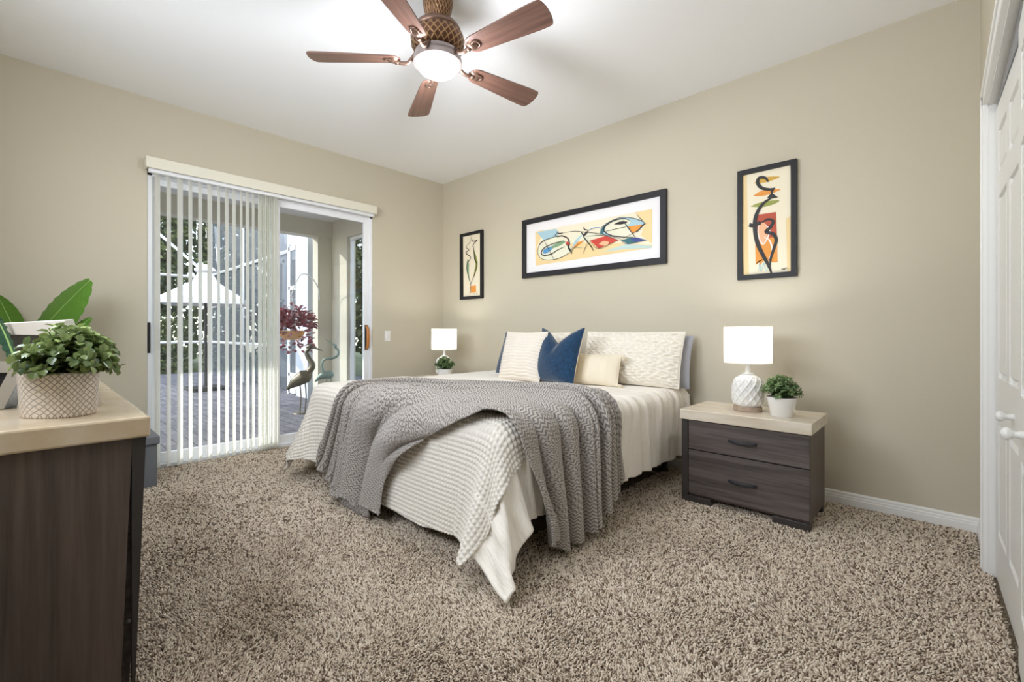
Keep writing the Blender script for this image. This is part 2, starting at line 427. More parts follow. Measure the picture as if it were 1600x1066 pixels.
# closet casing and bifold doors
cs = MB().box((4.682, CY1, 0), (4.703, CY1 + .066, CZ + .066), .004).box((4.682, CY0, CZ), (4.703, CY1 + .066, CZ + .066), .004).box((4.682, CY0 - .066, 0), (4.703, CY0, CZ + .066), .004)
cs.box((4.676, CY1 + .04, 0), (4.69, CY1 + .066, CZ + .066), .003).box((4.676, CY0, CZ + .04), (4.69, CY1 + .066, CZ + .066), .003)
struct('trim_1', cs, M['white'])
jb = MB().box((4.70, CY1 - .012, 0), (4.79, CY1, CZ)).box((4.70, CY0, CZ - .012), (4.79, CY1, CZ))
struct('trim_2', jb, M['white'])
struct('trim_3', MB().box((4.725, CY0, CZ - .045), (4.76, CY1 - .012, CZ - .012)), M['steel'])
def bifold(name, ya, yb, xa, xb):            # one leaf from ya down to yb, its face at xa..xb
    root = thing(name, None, None, (xa, ya, 0)); root['kind'] = 'structure'
    L = math.hypot(yb - ya, xb - xa); d = np.array([xb - xa, yb - ya]) / L; nn_ = np.array([d[1], -d[0]])
    if nn_[0] > 0: nn_ = -nn_
    def P3(u, z, o): q = np.array([xa, ya]) + d * u + nn_ * o; return (q[0], q[1], z)
    zt, zb = CZ - .05, .015
    mb = MB()
    def slab(u0, u1, z0, z1, o0, o1, c=0.0):
        V = [P3(u, z, o) for u in (u0, u1) for z in (z0, z1) for o in (o0,)] + [P3(u, z, o1) for u, z in ((u0 + c, z0 + c), (u0 + c, z1 - c), (u1 - c, z0 + c), (u1 - c, z1 - c))]
        mb.add(V, [(4, 5, 7, 6), (0, 4, 6, 2), (1, 3, 7, 5), (0, 1, 5, 4), (2, 6, 7, 3), (0, 2, 3, 1)])
    slab(0, L, zb, zt, -.034, -.010)
    st = .085
    cols = [(0, st), (L / 2 - st * .4, L / 2 + st * .4), (L - st, L)]
    rows = [(zb, zb + .20), (.70, .90), (1.68, 1.78), (zt - .11, zt)]
    for a, b in cols: slab(a, b, zb, zt, -.012, 0)
    for i in range(2):
        ua, ub = cols[i][1], cols[i + 1][0]
        for a, b in rows: slab(ua, ub, a, b, -.012, 0)
        for k in range(3):
            slab(ua + .012, ub - .012, rows[k][1] + .012, rows[k + 1][0] - .012, -.012, -.001, .018)
    mb.build('leaf', M['door'], root)
    return root, P3, L
d2, P3a, La = bifold('door_2', -0.586, -1.335, 4.722, 4.742)
d3, P3b, Lb = bifold('door_3', -1.345, -2.10, 4.728, 4.710)
d4, P3c, Lc = bifold('door_4', -2.112, -2.85, 4.715, 4.742)
def knob(root, P3, u, z):
    mb = MB(); c = np.array(P3(u, z, 0)); k = np.array(P3(u, z, 1)) - c
    prof = [(0.0, .011), (.006, .012), (.014, .009), (.020, .010), (.028, .017), (.034, .0195), (.040, .018), (.045, .012), (.047, .0)]
    ex = np.array([0, 0, 1.0]); ey = np.cross(k, ex)
    G = np.array([[c + k * a + r * (cos(t) * ex + sin(t) * ey) for a, r in prof] for t in np.linspace(0, 2 * pi, 21)])
    mb.grid(G); mb.build('knob', M['door'], root, 60)
knob(d2, P3a, La * .70, .79); knob(d3, P3b, .17, .79)

# sliding glass door (in the left wall)
dr = thing('door_1', None, None, (0, (OY0 + OY1) / 2, 0)); dr['kind'] = 'structure'
fr = MB().box((-.15, OY0, 0), (-.01, OY0 + .035, OZ), .004).box((-.15, OY1 - .035, 0), (-.01, OY1, OZ), .004).box((-.15, OY0, OZ - .035), (-.01, OY1, OZ), .004).box((-.15, OY0, 0), (-.005, OY1, .03), .004)
fr.build('door_frame', M['alu'], dr)
def panel(y0, y1, x, name):
    mb = MB(); s_ = .058
    mb.box((x - .018, y0, .03), (x + .018, y0 + s_, OZ - .035), .003).box((x - .018, y1 - s_, .03), (x + .018, y1, OZ - .035), .003)
    mb.box((x - .018, y0 + s_, .03), (x + .018, y1 - s_, .11), .003).box((x - .018, y0 + s_, OZ - .085), (x + .018, y1 - s_, OZ - .035), .003)
    o = mb.build(name, M['alu'], dr)
    MB().box((x - .003, y0 + s_, .11), (x + .003, y1 - s_, OZ - .085)).build('glass_pane', M['glass'], o)
    return o
p1 = panel(OY0 + .035, -1.92, -.085, 'fixed_panel')
p2 = panel(-1.98, OY1 - .035, -.042, 'sliding_panel')
hb = MB(); hb.box((-.024, -1.052, .90), (-.012, -1.018, 1.17), .004)
hb.build('handle_plate', M['black'], p2)
yy = -1.036
hb = MB().tube(bez([(-.016, yy, .915), (.012, yy, .935), (.022, yy, .985), (.024, yy, 1.035), (.022, yy, 1.085), (.012, yy, 1.135), (-.016, yy, 1.155)], 5), np.concatenate([np.linspace(.012, .017, 15), np.linspace(.017, .012, 16)]), 8)
hb.build('door_handle', M['orangewood'], p2, 60)
MB().box((-.012, OY0 + .003, .93), (.004, OY0 + .02, 1.17), .003).build('latch_strip', M['black'], dr)

# vertical blinds
vb = thing('vertical_blinds', 'white vertical slat blinds with a long valance, drawn half across the sliding glass door', 'blinds', (0.05, -1.96, 2.37))
mb = MB().box((.088, -2.94, 2.37), (.102, -.973, 2.457), .004).box((.002, -2.94, 2.37), (.09, -2.926, 2.457), .003).box((.002, -.987, 2.37), (.09, -.973, 2.457), .003).box((.002, -2.93, 2.444), (.09, -.98, 2.457), .003)
mb.build('valance', M['vinyl'], vb)
MB().box((.03, -2.92, 2.345), (.07, -.99, 2.385), .004).build('headrail', M['alu'], vb)
def slat_mesh(y, th, x=.05, wd=.089, zt=2.345, zb=.018):
    u = np.linspace(-wd / 2, wd / 2, 7); G = []
    bow = .007 * (1 - (u / (wd / 2)) ** 2)
    dx, dy = cos(th), sin(th)
    for z in (zt, zb):
        G.append([(x + dx * a - dy * b, y + dy * a + dx * b, z) for a, b in zip(u, bow)])
    G = np.array(G); mb = MB().grid(G)
    return mb
slat_y = [-2.862, -2.79, -2.716, -2.646, -2.578, -2.51, -2.445, -2.384, -2.328, -2.272, -2.222, -2.176]
first = None
for k, y in enumerate(slat_y):
    o = slat_mesh(y, radians(149 + 4 * sin(k * 2.3)), zb=.018).build('slat', M['slat'], vb, 60)
for k in range(9):
    o = slat_mesh(-2.125 + k * .0185, radians(151 + (7 if k % 2 else -3)), x=.05).build('slat', M['slat'], vb, 60)

# light switch
sw = thing('light_switch', 'white rocker light switch on the wall between the glass door and the corner lamp', 'light switch', (0, -.787, 1.05))
MB().box((.0003, -.824, .99), (.006, -.750, 1.108), .003).build('wall_plate', M['white'], sw)
MB().box((.004, -.802, 1.02), (.011, -.772, 1.078), .002).build('rocker', M['ceramic'], sw)

# ------------------------------------------------------------------ ceiling fan
FX, FY = 2.517, -1.997
fan = thing('ceiling_fan', 'bronze ceiling fan with five walnut blades and a lit glass bowl', 'ceiling fan', (FX, FY, H))
c = (FX, FY, 0)
MB().lathe([(.0, H - .001), (.072, H - .001), (.082, H - .012), (.082, H - .03), (.075, H - .075), (.055, H - .115), (.038, H - .13), (.022, H - .132), (.0, H - .132)][::-1], c, 40, cap=False).build('canopy', M['bronzelattice'], fan, 50)
MB().lathe([(.013, 2.70), (.013, H - .11)], c, 16).build('downrod', M['fanmetal'], fan, 50)
MB().lathe([(.0, 2.818), (.03, 2.818), (.034, 2.80), (.085, 2.797), (.118, 2.785), (.128, 2.768), (.126, 2.757), (.120, 2.752)][::-1], c, 48, cap=False).build('motor_cap', M['fanmetal'], fan, 50)
MB().lathe([(.118, 2.755), (.140, 2.740), (.148, 2.715), (.144, 2.675), (.128, 2.650), (.112, 2.642), (.0, 2.642)][::-1], c, 56, cap=False).build('motor_housing', M['bronzelattice'], fan, 50)
MB().lathe([(.0, 2.645), (.105, 2.645), (.124, 2.636), (.124, 2.618), (.130, 2.612), (.134, 2.592), (.134, 2.578), (.122, 2.574), (.116, 2.580)][::-1], c, 56, cap=False).build('light_ring', M['pewter'], fan, 50)
bp = [(.0, 2.512)] + [(.115 * sin(t), 2.580 - .068 * cos(t)) for t in np.linspace(.12, pi / 2, 14)]
MB().lathe(bp, c, 48, cap=False).build('glass_bowl', M['bowl'], fan, 180)
MB().lathe([(.0, 2.484), (.004, 2.487), (.007, 2.494), (.005, 2.500), (.012, 2.503), (.018, 2.508), (.019, 2.514), (.0, 2.516)], c, 24, cap=False).build('finial', M['fanmetal'], fan, 60)
for k in range(5):
    a = radians(10 + 72 * k); R = np.array([[cos(a), -sin(a), 0], [sin(a), cos(a), 0], [0, 0, 1]])
    pt = radians(-13); RP = np.array([[1, 0, 0], [0, cos(pt), -sin(pt)], [0, sin(pt), cos(pt)]])
    zb_ = 2.605
    def tr(P, pitch=True):
        P = np.asarray(P, float)
        if pitch: P = P @ RP.T
        return P @ R.T + np.array([FX, FY, zb_])
    # outline of the blade: rounded root, slightly flared, arced tip
    us = np.linspace(0, 1, 26); top = []
    for u in us:
        x = .205 + u * .475
        wdt = .048 + .026 * min(1, u * 1.15)
        if u < .10: wdt *= math.sqrt(max(0.02, 1 - (1 - u / .10) ** 2))
        top.append((x, wdt))
    ed = [(x, wd_) for x, wd_ in top]
    arc = [(.68 + .022 * cos(t), .074 * sin(t)) for t in np.linspace(pi / 2, -pi / 2, 9)][1:-1]
    out = ed + arc + [(x, -wd_) for x, wd_ in ed[::-1]]
    n_ = len(out)
    bm = bmesh.new()
    v1 = [bm.verts.new((x, y, .004)) for x, y in out]; v0 = [bm.verts.new((x, y, -.004)) for x, y in out]
    bm.faces.new(v1); bm.faces.new(v0[::-1])
    for i in range(n_): bm.faces.new((v1[i], v0[i], v0[(i + 1) % n_], v1[(i + 1) % n_]))
    bmesh.ops.bevel(bm, geom=[e for e in bm.edges if len(e.link_faces) == 2 and abs(e.verts[0].co.z - e.verts[1].co.z) < 1e-6], offset=.002, segments=1, affect='EDGES')
    # built along its own x axis so that the grain follows the blade, then turned into place
    bo = MB().bm(bm).build('blade', M['fanwood'], None, 40)
    bo.parent = fan; bo.location = (0, 0, zb_ - H); bo.rotation_euler = (pt, 0, a)
    bo.rotation_euler = (Matrix.Rotation(a, 4, 'Z') @ Matrix.Rotation(pt, 4, 'X')).to_euler()
    br = MB()
    arm = bez([(.120, 0, .030), (.140, 0, .005), (.165, 0, -.018), (.195, 0, -.022), (.225, 0, -.013)], 6)
    br.tube(arm, np.linspace(.011, .010, len(arm)), 10)
    br.lathe([(.0, -.022), (.012, -.021), (.024, -.014), (.030, -.008), (.033, -.004)], (.245, 0, 0), 20, cap=False)
    br.lathe([(.0, -.030), (.010, -.027), (.014, -.020), (.012, -.012)], (.225, 0, 0), 14, cap=False)
    for sy in (-1, 1):
        br.tube(bez([(.225, 0, -.012), (.262, sy * .020, -.010), (.285, sy * .014, -.007), (.290, 0, -.006)], 5), .006, 8)
    b2 = br.build('blade_bracket', M['fanmetal'], None, 50); b2.parent = bo
pl = bpy.data.lights.new('fan_lamp', 'POINT'); pl.energy = 37; pl.shadow_soft_size = .10; pl.color = (.90, .935, 1.0)
po = bpy.data.objects.new('fan_lamp', pl); COL.objects.link(po); po.parent = fan; po.location = (0, 0, 2.43 - H)

# ------------------------------------------------------------------ pictures on the bed wall
INK = Mat('print_ink_black', (34, 32, 32), .6).m
def flat(name, rgb): return Mat('print_' + name, rgb, .55, spec=.3).m
PM = [flat('paper', (236, 226, 202)), INK, flat('amber', (234, 208, 156)), flat('pale_blue', (168, 200, 212)), flat('cream', (228, 226, 204)), flat('orange', (226, 150, 66)),
      flat('red', (200, 72, 62)), flat('blue', (92, 150, 196)), flat('green', (128, 160, 124)), flat('navy', (64, 78, 140)), flat('coral_light', (240, 180, 140)), flat('teal', (62, 110, 118)),
      flat('pale_teal', (190, 212, 208)), flat('gold', (206, 164, 72)), flat('rust', (182, 82, 60)), flat('olive', (150, 156, 78)), flat('white_stroke', (240, 226, 216))]
class Art:
    def __init__(s, x0, y0, sc, yf): s.x0, s.y0, s.sc, s.yf, s.k, s.mb = x0, y0, sc, yf, 0, MB()
    def pt(s, p): return onwall(s.x0 + p[0] / s.sc, s.y0 + p[1] / s.sc, s.yf)
    def put(s, P2, faces, mi):
        s.k += 1; y = s.yf - .0003 * s.k
        s.mb.add([(x, y, z) for x, z in P2], faces, mi)
    def poly(s, pts, mi, smooth=False):
        if smooth:
            q = list(pts) + [pts[0]]; pts = bez(q, 6)[:-1]
        P = [s.pt(p) for p in pts]
        cx = sum(p[0] for p in P) / len(P); cz = sum(p[1] for p in P) / len(P)
        n = len(P); s.put(P + [(cx, cz)], [(i, (i + 1) % n, n) for i in range(n)], mi)
    def rib(s, pts, wd, mi=1, taper=True):
        q = bez(pts, 8); P = np.array([s.pt(p) for p in q]); T = np.gradient(P, axis=0); T /= np.linalg.norm(T, axis=1)[:, None] + 1e-9
        N = np.stack([-T[:, 1], T[:, 0]], 1); n = len(P); t = np.linspace(0, 1, n)
        ww = wd * .62 / s.sc / 240.0 * (np.clip(np.sin(pi * (t * .94 + .03)), 0, 1) ** .5 if taper else np.ones(n))
        A = P + N * ww[:, None]; B = P - N * ww[:, None]
        s.put(np.vstack([A, B]).tolist(), [(i, i + 1, n + i + 1, n + i) for i in range(n - 1)], mi)
def picture(label, x0, x1, z0, z1, fw, dep, matw, frame_mat, paper_quad, art_fn):
    root = thing('framed_picture', label, 'picture', ((x0 + x1) / 2, 0, z0))
    mb = MB(); e = -.0008
    def mitre(w0, w1, ya, yb):      # four mitred rails between inset w0 and w1
        V = []
        for w_ in (w0, w1):
            for x, z in ((x0 + w_, z0 + w_), (x1 - w_, z0 + w_), (x1 - w_, z1 - w_), (x0 + w_, z1 - w_)):
                V += [(x, ya, z)]
        V2 = [(x, yb, z) for x, y, z in V]
        F_ = []
        for i in range(4):
            j = (i + 1) % 4
            F_ += [(8 + i, 8 + j, 12 + j, 12 + i), (i, j, 8 + j, 8 + i), (4 + j, 4 + i, 12 + i, 12 + j)]
        mb.add(V + V2, F_)
    mitre(0, fw, e, -dep)
    mb.build('frame', frame_mat, root)
    if matw > 0:
        MB().box((x0 + fw * .6, e, z0 + fw * .6), (x1 - fw * .6, -dep * .45, z1 - fw * .6)).build('mat_board', M['matboard'], root)
    art_fn(root, -dep * .45 - .0012)

def artB(root, yf):
    A = Art(800, 290, 6.154, yf)
    A.poly([(225, 445), (1348, 225), (1348, 598), (228, 770)], 0)
    A.poly([(225, 600), (500, 560), (800, 540), (1348, 570), (1348, 598), (228, 770)], 2)
    A.poly([(1180, 258), (1348, 225), (1348, 560), (1240, 480), (1280, 360)], 2)
    A.poly([(225, 445), (300, 430), (270, 520), (228, 620)], 2)
    A.poly([(240, 450), (430, 415), (445, 485), (310, 530)], 3)
    A.poly([(870, 640), (1100, 560), (1340, 578), (1345, 600), (1080, 612)], 12)
    A.poly([(320, 525), (265, 580), (252, 650), (290, 705), (380, 716), (480, 690), (570, 630), (545, 560), (440, 500)], 4, True)
    A.poly([(300, 655), (310, 615), (370, 588), (420, 575), (380, 620), (330, 655)], 7, True)
    A.poly([(370, 605), (420, 560), (500, 535), (515, 545), (470, 575), (410, 600)], 8, True)
    A.poly([(570, 480), (700, 455), (860, 470), (740, 520), (600, 540)], 4)
    A.poly([(590, 560), (700, 525), (650, 570), (600, 600)], 5)
    A.poly([(580, 600), (600, 545), (650, 490), (690, 465), (660, 500), (620, 560)], 3, True)
    A.poly([(750, 530), (900, 485), (1030, 525), (835, 605)], 6)
    A.poly([(835, 565), (880, 535), (935, 545), (900, 578)], 10, True)
    A.poly([(848, 460), (870, 400), (950, 345), (1060, 308), (1180, 318), (1278, 358), (1200, 440), (1060, 495), (930, 480)], 3, True)
    A.poly([(880, 470), (850, 455), (880, 395), (940, 360), (910, 400), (890, 430)], 11, True)
    A.poly([(895, 440), (910, 390), (990, 340), (1090, 322), (1145, 345), (1110, 400), (1170, 490), (1060, 490), (960, 475)], 4, True)
    A.poly([(1120, 395), (1275, 372), (1200, 440), (1160, 458)], 5)
    A.poly([(1050, 530), (1150, 495), (1300, 525), (1120, 562)], 11)
    A.poly([(1140, 515), (1200, 500), (1300, 525), (1185, 545)], 9)
    A.poly([(980, 375), (1040, 347), (1115, 350), (1060, 374)], 1, True)
    A.poly([(517, 560), (535, 538), (552, 555), (540, 580)], 6, True)
    A.rib([(330, 515), (268, 575), (252, 650), (290, 706), (380, 716), (480, 690), (580, 625), (640, 560)], 5, 1)
    A.rib([(260, 580), (300, 535), (420, 490)], 8)
    A.rib([(505, 530), (400, 560), (315, 600), (285, 648), (310, 672), (380, 660), (440, 622), (510, 588)], 13)
    A.rib([(310, 522), (360, 620), (410, 716)], 7)
    A.rib([(440, 440), (455, 462), (497, 455)], 14)
    A.rib([(438, 455), (420, 482), (445, 490), (490, 485), (540, 510), (556, 560), (545, 600), (572, 640), (576, 662)], 14)
    A.rib([(525, 560), (560, 610), (575, 645)], 12); A.rib([(580, 660), (590, 600), (680, 600)], 5)
    A.rib([(500, 457), (600, 440), (700, 448), (850, 465), (1000, 500), (1060, 520)], 6)
    A.rib([(690, 402), (705, 425), (735, 428)], 13); A.rib([(668, 448), (700, 478), (742, 430)], 16)
    A.rib([(720, 440), (695, 490), (725, 535), (765, 585), (787, 627)], 14); A.rib([(740, 545), (705, 610), (692, 658)], 6)
    A.rib([(740, 430), (790, 410), (850, 405)], 8, 7)
    A.rib([(846, 462), (870, 402), (950, 346), (1060, 309), (1180, 318), (1278, 358), (1270, 380), (1200, 440), (1040, 532)], 6)
    A.rib([(1148, 345), (1085, 320), (985, 340), (905, 390), (892, 440), (960, 480), (1070, 496), (1180, 500)], 11)
    A.rib([(1070, 335), (1110, 390), (1200, 512)], 9); A.rib([(1200, 450), (1220, 430), (1275, 365)], 9)
    A.rib([(890, 445), (1000, 420), (1120, 395)], 5)
    A.rib([(750, 530), (840, 606), (1030, 526)], 5); A.rib([(720, 490), (880, 480), (1030, 526)], 5)
    A.rib([(1050, 530), (1120, 562), (1300, 525)], 5)
    A.mb.build('print', PM, root)
def artA(root, yf):
    A = Art(660, 330, 4.0, yf)
    A.poly([(254, 158), (370, 132), (374, 544), (257, 552)], 0)
    A.poly([(302, 468), (335, 464), (336, 508), (303, 512)], 5)
    A.poly([(292, 330), (282, 300), (275, 360), (286, 410), (295, 440), (291, 380)], 8, True)
    A.poly([(322, 240), (340, 290), (346, 330), (336, 380), (318, 420), (332, 350), (334, 300)], 15, True)
    A.rib([(288, 205), (273, 226), (291, 243), (272, 262), (302, 290), (280, 332), (284, 392), (300, 448), (300, 515)], 9)
    A.rib([(296, 168), (299, 190), (288, 208)], 6)
    A.rib([(305, 158), (310, 185), (328, 188), (343, 182), (318, 210), (322, 240), (327, 300), (341, 330), (328, 392), (304, 452), (297, 520)], 9)
    A.rib([(318, 170), (316, 186), (308, 190)], 6)
    A.rib([(320, 512), (333, 518), (344, 510)], 3)
    A.mb.build('print', PM, root)
def artC(root, yf):
    A = Art(1100, 220, 4.264, yf)
    A.poly([(250, 235), (576, 160), (590, 876), (264, 908)], 0)
    A.poly([(250, 235), (285, 228), (300, 905), (264, 908)], 2)
    A.poly([(545, 520), (578, 500), (588, 876), (555, 878)], 2)
    A.poly([(330, 285), (370, 258), (430, 240), (505, 240), (460, 262), (400, 280)], 13, True)
    A.poly([(325, 370), (370, 340), (430, 325), (510, 325), (460, 348), (400, 366)], 5, True)
    A.poly([(308, 440), (350, 420), (420, 402), (502, 398), (460, 425), (390, 442)], 15, True)
    A.poly([(336, 497), (480, 475), (486, 640), (341, 660)], 14)
    A.poly([(341, 660), (486, 640), (490, 810), (460, 812), (440, 790), (420, 818), (400, 800), (378, 822), (360, 805), (345, 826)], 5)
    A.poly([(360, 560), (400, 545), (430, 600), (400, 690), (370, 660)], 10, True)
    A.rib([(370, 540), (362, 620), (395, 690), (440, 600), (410, 560)], 8, 16)
    A.rib([(400, 640), (440, 670), (455, 740), (430, 790)], 9, 16)
    A.rib([(365, 870), (372, 820), (380, 870), (400, 815), (415, 868), (440, 800)], 7, 12)
    A.rib([(430, 275), (408, 248), (370, 248), (358, 280), (385, 315), (440, 325), (474, 316)], 19)
    A.poly([(440, 318), (476, 312), (456, 350), (494, 378), (440, 388), (422, 380), (448, 350)], 1)
    A.rib([(455, 378), (400, 415), (358, 475), (340, 540), (344, 620), (360, 690), (395, 765), (430, 830), (452, 888)], 23)
    A.rib([(302, 562), (330, 565), (380, 545)], 22, 1, False)
    A.rib([(385, 545), (430, 524), (462, 538), (442, 578), (415, 607), (462, 622), (482, 662), (466, 720), (446, 785), (441, 835)], 19)
    A.rib([(512, 862), (525, 852), (535, 860), (545, 848), (562, 852)], 4)
    A.mb.build('print', PM, root)
picture('narrow black-framed abstract print of two dark line figures, above the corner lamp', .362, .752, 1.478, 2.260, .034, .030, 0, M['blackframe'], None, artA)
picture('wide grey-framed abstract print with white mat, hung above the bed pillows', 1.368, 2.931, 1.652, 2.254, .050, .034, .1, M['dark'], None, artB)
picture('narrow black-framed abstract print with red block and lens shapes, above the nightstand lamp', 3.47, 3.841, 1.471, 2.259, .034, .030, 0, M['blackframe'], None, artC)

# ------------------------------------------------------------------ leaves
def leaf6(mb, tint, p, d, n, L, W, t, fold=.25):
    d = d / (np.linalg.norm(d) + 1e-9); s = np.cross(d, n); s /= np.linalg.norm(s) + 1e-9; u = np.cross(s, d)
    k = mb.n
    V = [p, p + d * L * .3 + s * W * .42 + u * W * fold, p + d * L * .68 + s * W * .46 + u * W * fold * .8, p + d * L - u * L * .08,
         p + d * L * .68 - s * W * .46 + u * W * fold * .8, p + d * L * .3 - s * W * .42 + u * W * fold, p + d * L * .5]
    mb.add(V, [(0, 1, 6), (1, 2, 6), (2, 3, 6), (3, 4, 6), (4, 5, 6), (5, 0, 6)])
    tint += [t * .8, t, t, t, t, t, t * .85]
def bush(name_f, name_s, root, c, rx, ry, h, nst, leaf_l, leaf_w, mat, seed, droop=.35, nl=7):
    r = np.random.default_rng(seed); mb = MB(); tint = []; st = MB()
    for k in range(nst):
        a = r.uniform(0, 2 * pi); q = math.sqrt(r.uniform(0, 1)); el = .30 + .70 * math.sqrt(max(0, 1 - q * q)) + r.uniform(-.16, .14)
        end = c + np.array([rx * q * cos(a), ry * q * sin(a), h * max(.12, el * (1 - droop * q * q))])
        p0 = c + np.array([rx * .25 * q * cos(a), ry * .25 * q * sin(a), -.012])
        mid = (p0 + end) / 2 + np.array([0, 0, h * .16])
        path = bez([p0, mid, end], 6)
        st.tube(path[::3], .0012, 4, cap=False)
        sh = r.uniform(0, 1)
        for j in range(nl):
            i = int((.30 + .70 * j / (nl - 1)) * (len(path) - 1)); p = path[i]
            dirn = path[min(i + 1, len(path) - 1)] - path[max(i - 1, 0)]; dirn /= np.linalg.norm(dirn) + 1e-9
            for sgn in (0, 1):
                ang = j * 1.57 + sgn * pi + r.uniform(-.4, .4)
                e1 = np.cross(dirn, [0.3, .2, 1.0]); e1 /= np.linalg.norm(e1) + 1e-9; e2 = np.cross(dirn, e1)
                out = dirn * .55 + (cos(ang) * e1 + sin(ang) * e2) * .85
                up = np.array([0, 0, 1.0]) + dirn * .4 + r.normal(0, .25, 3)
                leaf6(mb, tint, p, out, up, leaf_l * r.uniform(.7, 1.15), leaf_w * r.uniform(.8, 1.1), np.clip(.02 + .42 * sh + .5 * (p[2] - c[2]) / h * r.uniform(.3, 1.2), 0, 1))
    mb.build(name_f, mat, root, 180, tint); st.build(name_s, mat, root)

# ------------------------------------------------------------------ nightstand (right one first)
ns = thing('nightstand', 'dark wood two-drawer nightstand with pale stone top, between the bed and the closet', 'nightstand', (3.67, -.41, 0), 'matching nightstands either side of the bed')
MB().box((3.315, -.662, .537), (4.04, -.195, .60), .004).build('top_slab', M['stone2'], ns)
MB().box((3.325, -.615, .045), (4.025, -.20, .537), .003).build('body', M['espresso_v'], ns)
MB().box((3.316, -.636, .045), (3.358, -.60, .535), .003).build('side_post', M['espresso'], ns)
for zz0, zz1 in ((.062, .341), (.347, .532)):
    d_ = MB().box((3.362, -.636, zz0), (4.024, -.614, zz1), .002).build('drawer', M['espresso_h'], ns)
    zc = .437 if zz0 > .2 else .195
    hp = bez([(3.605, -.637, zc), (3.625, -.652, zc), (3.685, -.660, zc - .002), (3.745, -.652, zc), (3.765, -.637, zc)], 6)
    G = []
    for p_, k in zip(hp, np.linspace(-1, 1, len(hp))):
        hh = .009 * (1 - .5 * k * k); G.append([(p_[0], p_[1], p_[2] + hh), (p_[0], p_[1] - .004, p_[2] + hh * .4), (p_[0], p_[1] - .004, p_[2] - hh), (p_[0], p_[1] + .004, p_[2] - hh), (p_[0], p_[1] + .004, p_[2] + hh), (p_[0], p_[1], p_[2] + hh)])
    MB().grid(np.array(G)).build('handle', M['dark'], d_, 40)
for x0, x1, y0, y1 in ((3.316, 3.50, -.632, -.56), (3.84, 4.024, -.632, -.56), (3.316, 3.40, -.27, -.20), (3.94, 4.024, -.27, -.20)):
    MB().box((x0, y0, 0), (x1, y1, .046), .003).build('foot', M['espresso'], ns)
dup(ns, (-3.04, 0, 0), 'matching dark wood nightstand in the room corner, almost hidden behind the bed')

# ------------------------------------------------------------------ table lamp
LX, LY, LZ = 3.655, -.43, .60
lp = thing('table_lamp', 'lit white lattice ceramic lamp with drum shade, on the nightstand near the closet', 'lamp', (LX, LY, LZ), 'matching bedside lamps')
MB().lathe([(0, 0), (.078, 0), (.081, .003), (.081, .026), (.078, .029), (0, .029)][::-1], (LX, LY, LZ), 40, cap=False).build('wooden_foot', M['washwood'], lp, 40)
nu, nz = 144, 60; G = np.zeros((nu + 1, nz, 3))
prof = bez([(.066, .029), (.085, .052), (.091, .095), (.090, .145), (.079, .190), (.055, .216), (.034, .226)], 10)
prof = prof[np.linspace(0, len(prof) - 1, nz).astype(int)]
for i in range(nu + 1):
    a = 2 * pi * i / nu
    for j, (r_, z_) in enumerate(prof):
        f1 = ((i / nu * 13 + z_ * 16.5) % 1.0); f2 = ((i / nu * 13 - z_ * 16.5) % 1.0)
        dd = min(abs(f1 - .5), abs(f2 - .5)); rid = max(0, 1 - dd / .16) ** .7
        rr = r_ + (.0075 * rid - .004) * (1 if .04 < z_ < .212 else .1)
        G[i, j] = (LX + rr * cos(a), LY + rr * sin(a), LZ + z_)
MB().grid(G).build('lamp_base', M['ceramic'], lp, 180)
MB().lathe([(.034, .222), (.036, .230), (.034, .237), (.017, .239), (.015, .244), (.015, .262)], (LX, LY, LZ), 28).build('collar', M['ceramic'], lp, 40)
MB().lathe([(.0135, .26), (.0135, .33), (.016, .335), (.016, .37)], (LX, LY, LZ), 20).build('socket', M['ceramic'], lp, 40)
b_ = MB()
b_.lathe([(.137, .303), (.137, .528)], (LX, LY, LZ), 64, cap=False)
b_.lathe([(.1355, .303), (.138, .3015), (.138, .307), (.137, .309)], (LX, LY, LZ), 64, cap=False).lathe([(.137, .522), (.138, .524), (.138, .5295), (.1355, .528)], (LX, LY, LZ), 64, cap=False)
b_.build('lamp_shade', M['shade'], lp, 60)
sp_ = MB()
for k in range(3):
    a = k * 2 * pi / 3; sp_.tube([(LX + .015 * cos(a), LY + .015 * sin(a), LZ + .345), (LX + .136 * cos(a), LY + .136 * sin(a), LZ + .318)], .0018, 6)
sp_.build('shade_spider', M['steel'], lp)
bp_ = [(.012, .37)] + [(.028 * sin(t) + .002, .415 - .032 * cos(t)) for t in np.linspace(.35, pi, 10)]
MB().lathe(bp_, (LX, LY, LZ), 20, cap=False).build('bulb', M['bulb'], lp, 180)
ll = bpy.data.lights.new('bedside_lamp_glow', 'POINT'); ll.energy = 4.6; ll.color = (1.0, .985, .96); ll.shadow_soft_size = .03
lo = bpy.data.objects.new('bedside_lamp_glow', ll); COL.objects.link(lo); lo.parent = lp; lo.location = (0, 0, .465)
dup(lp, (-3.075, -.005, 0), 'lit white lamp in the far room corner, left of the bed beyond the pillows')

# ------------------------------------------------------------------ small plant
PX, PY = 3.86, -.50
pp = thing('potted_plant', 'small green plant in plain white tapered pot, beside the lamp near the closet', 'plant', (PX, PY, .60), 'small potted plants on the nightstands')
MB().lathe([(0, .0), (.056, 0), (.059, .003), (.078, .108), (.079, .113), (.076, .114), (.073, .108), (.070, .098), (0, .098)][::-1], (PX, PY, .60), 44, cap=False).build('pot', M['ceramic'], pp, 40)
MB().lathe([(.0709, .0), (.0, .003)][::-1], (PX, PY, .698), 30, cap=False).build('soil', M['soil'], pp)
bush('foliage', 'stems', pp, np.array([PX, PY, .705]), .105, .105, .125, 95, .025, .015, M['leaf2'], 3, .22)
dup(pp, (-3.045, -.11, 0), 'small green plant in a white pot in front of the corner lamp, behind the bed')

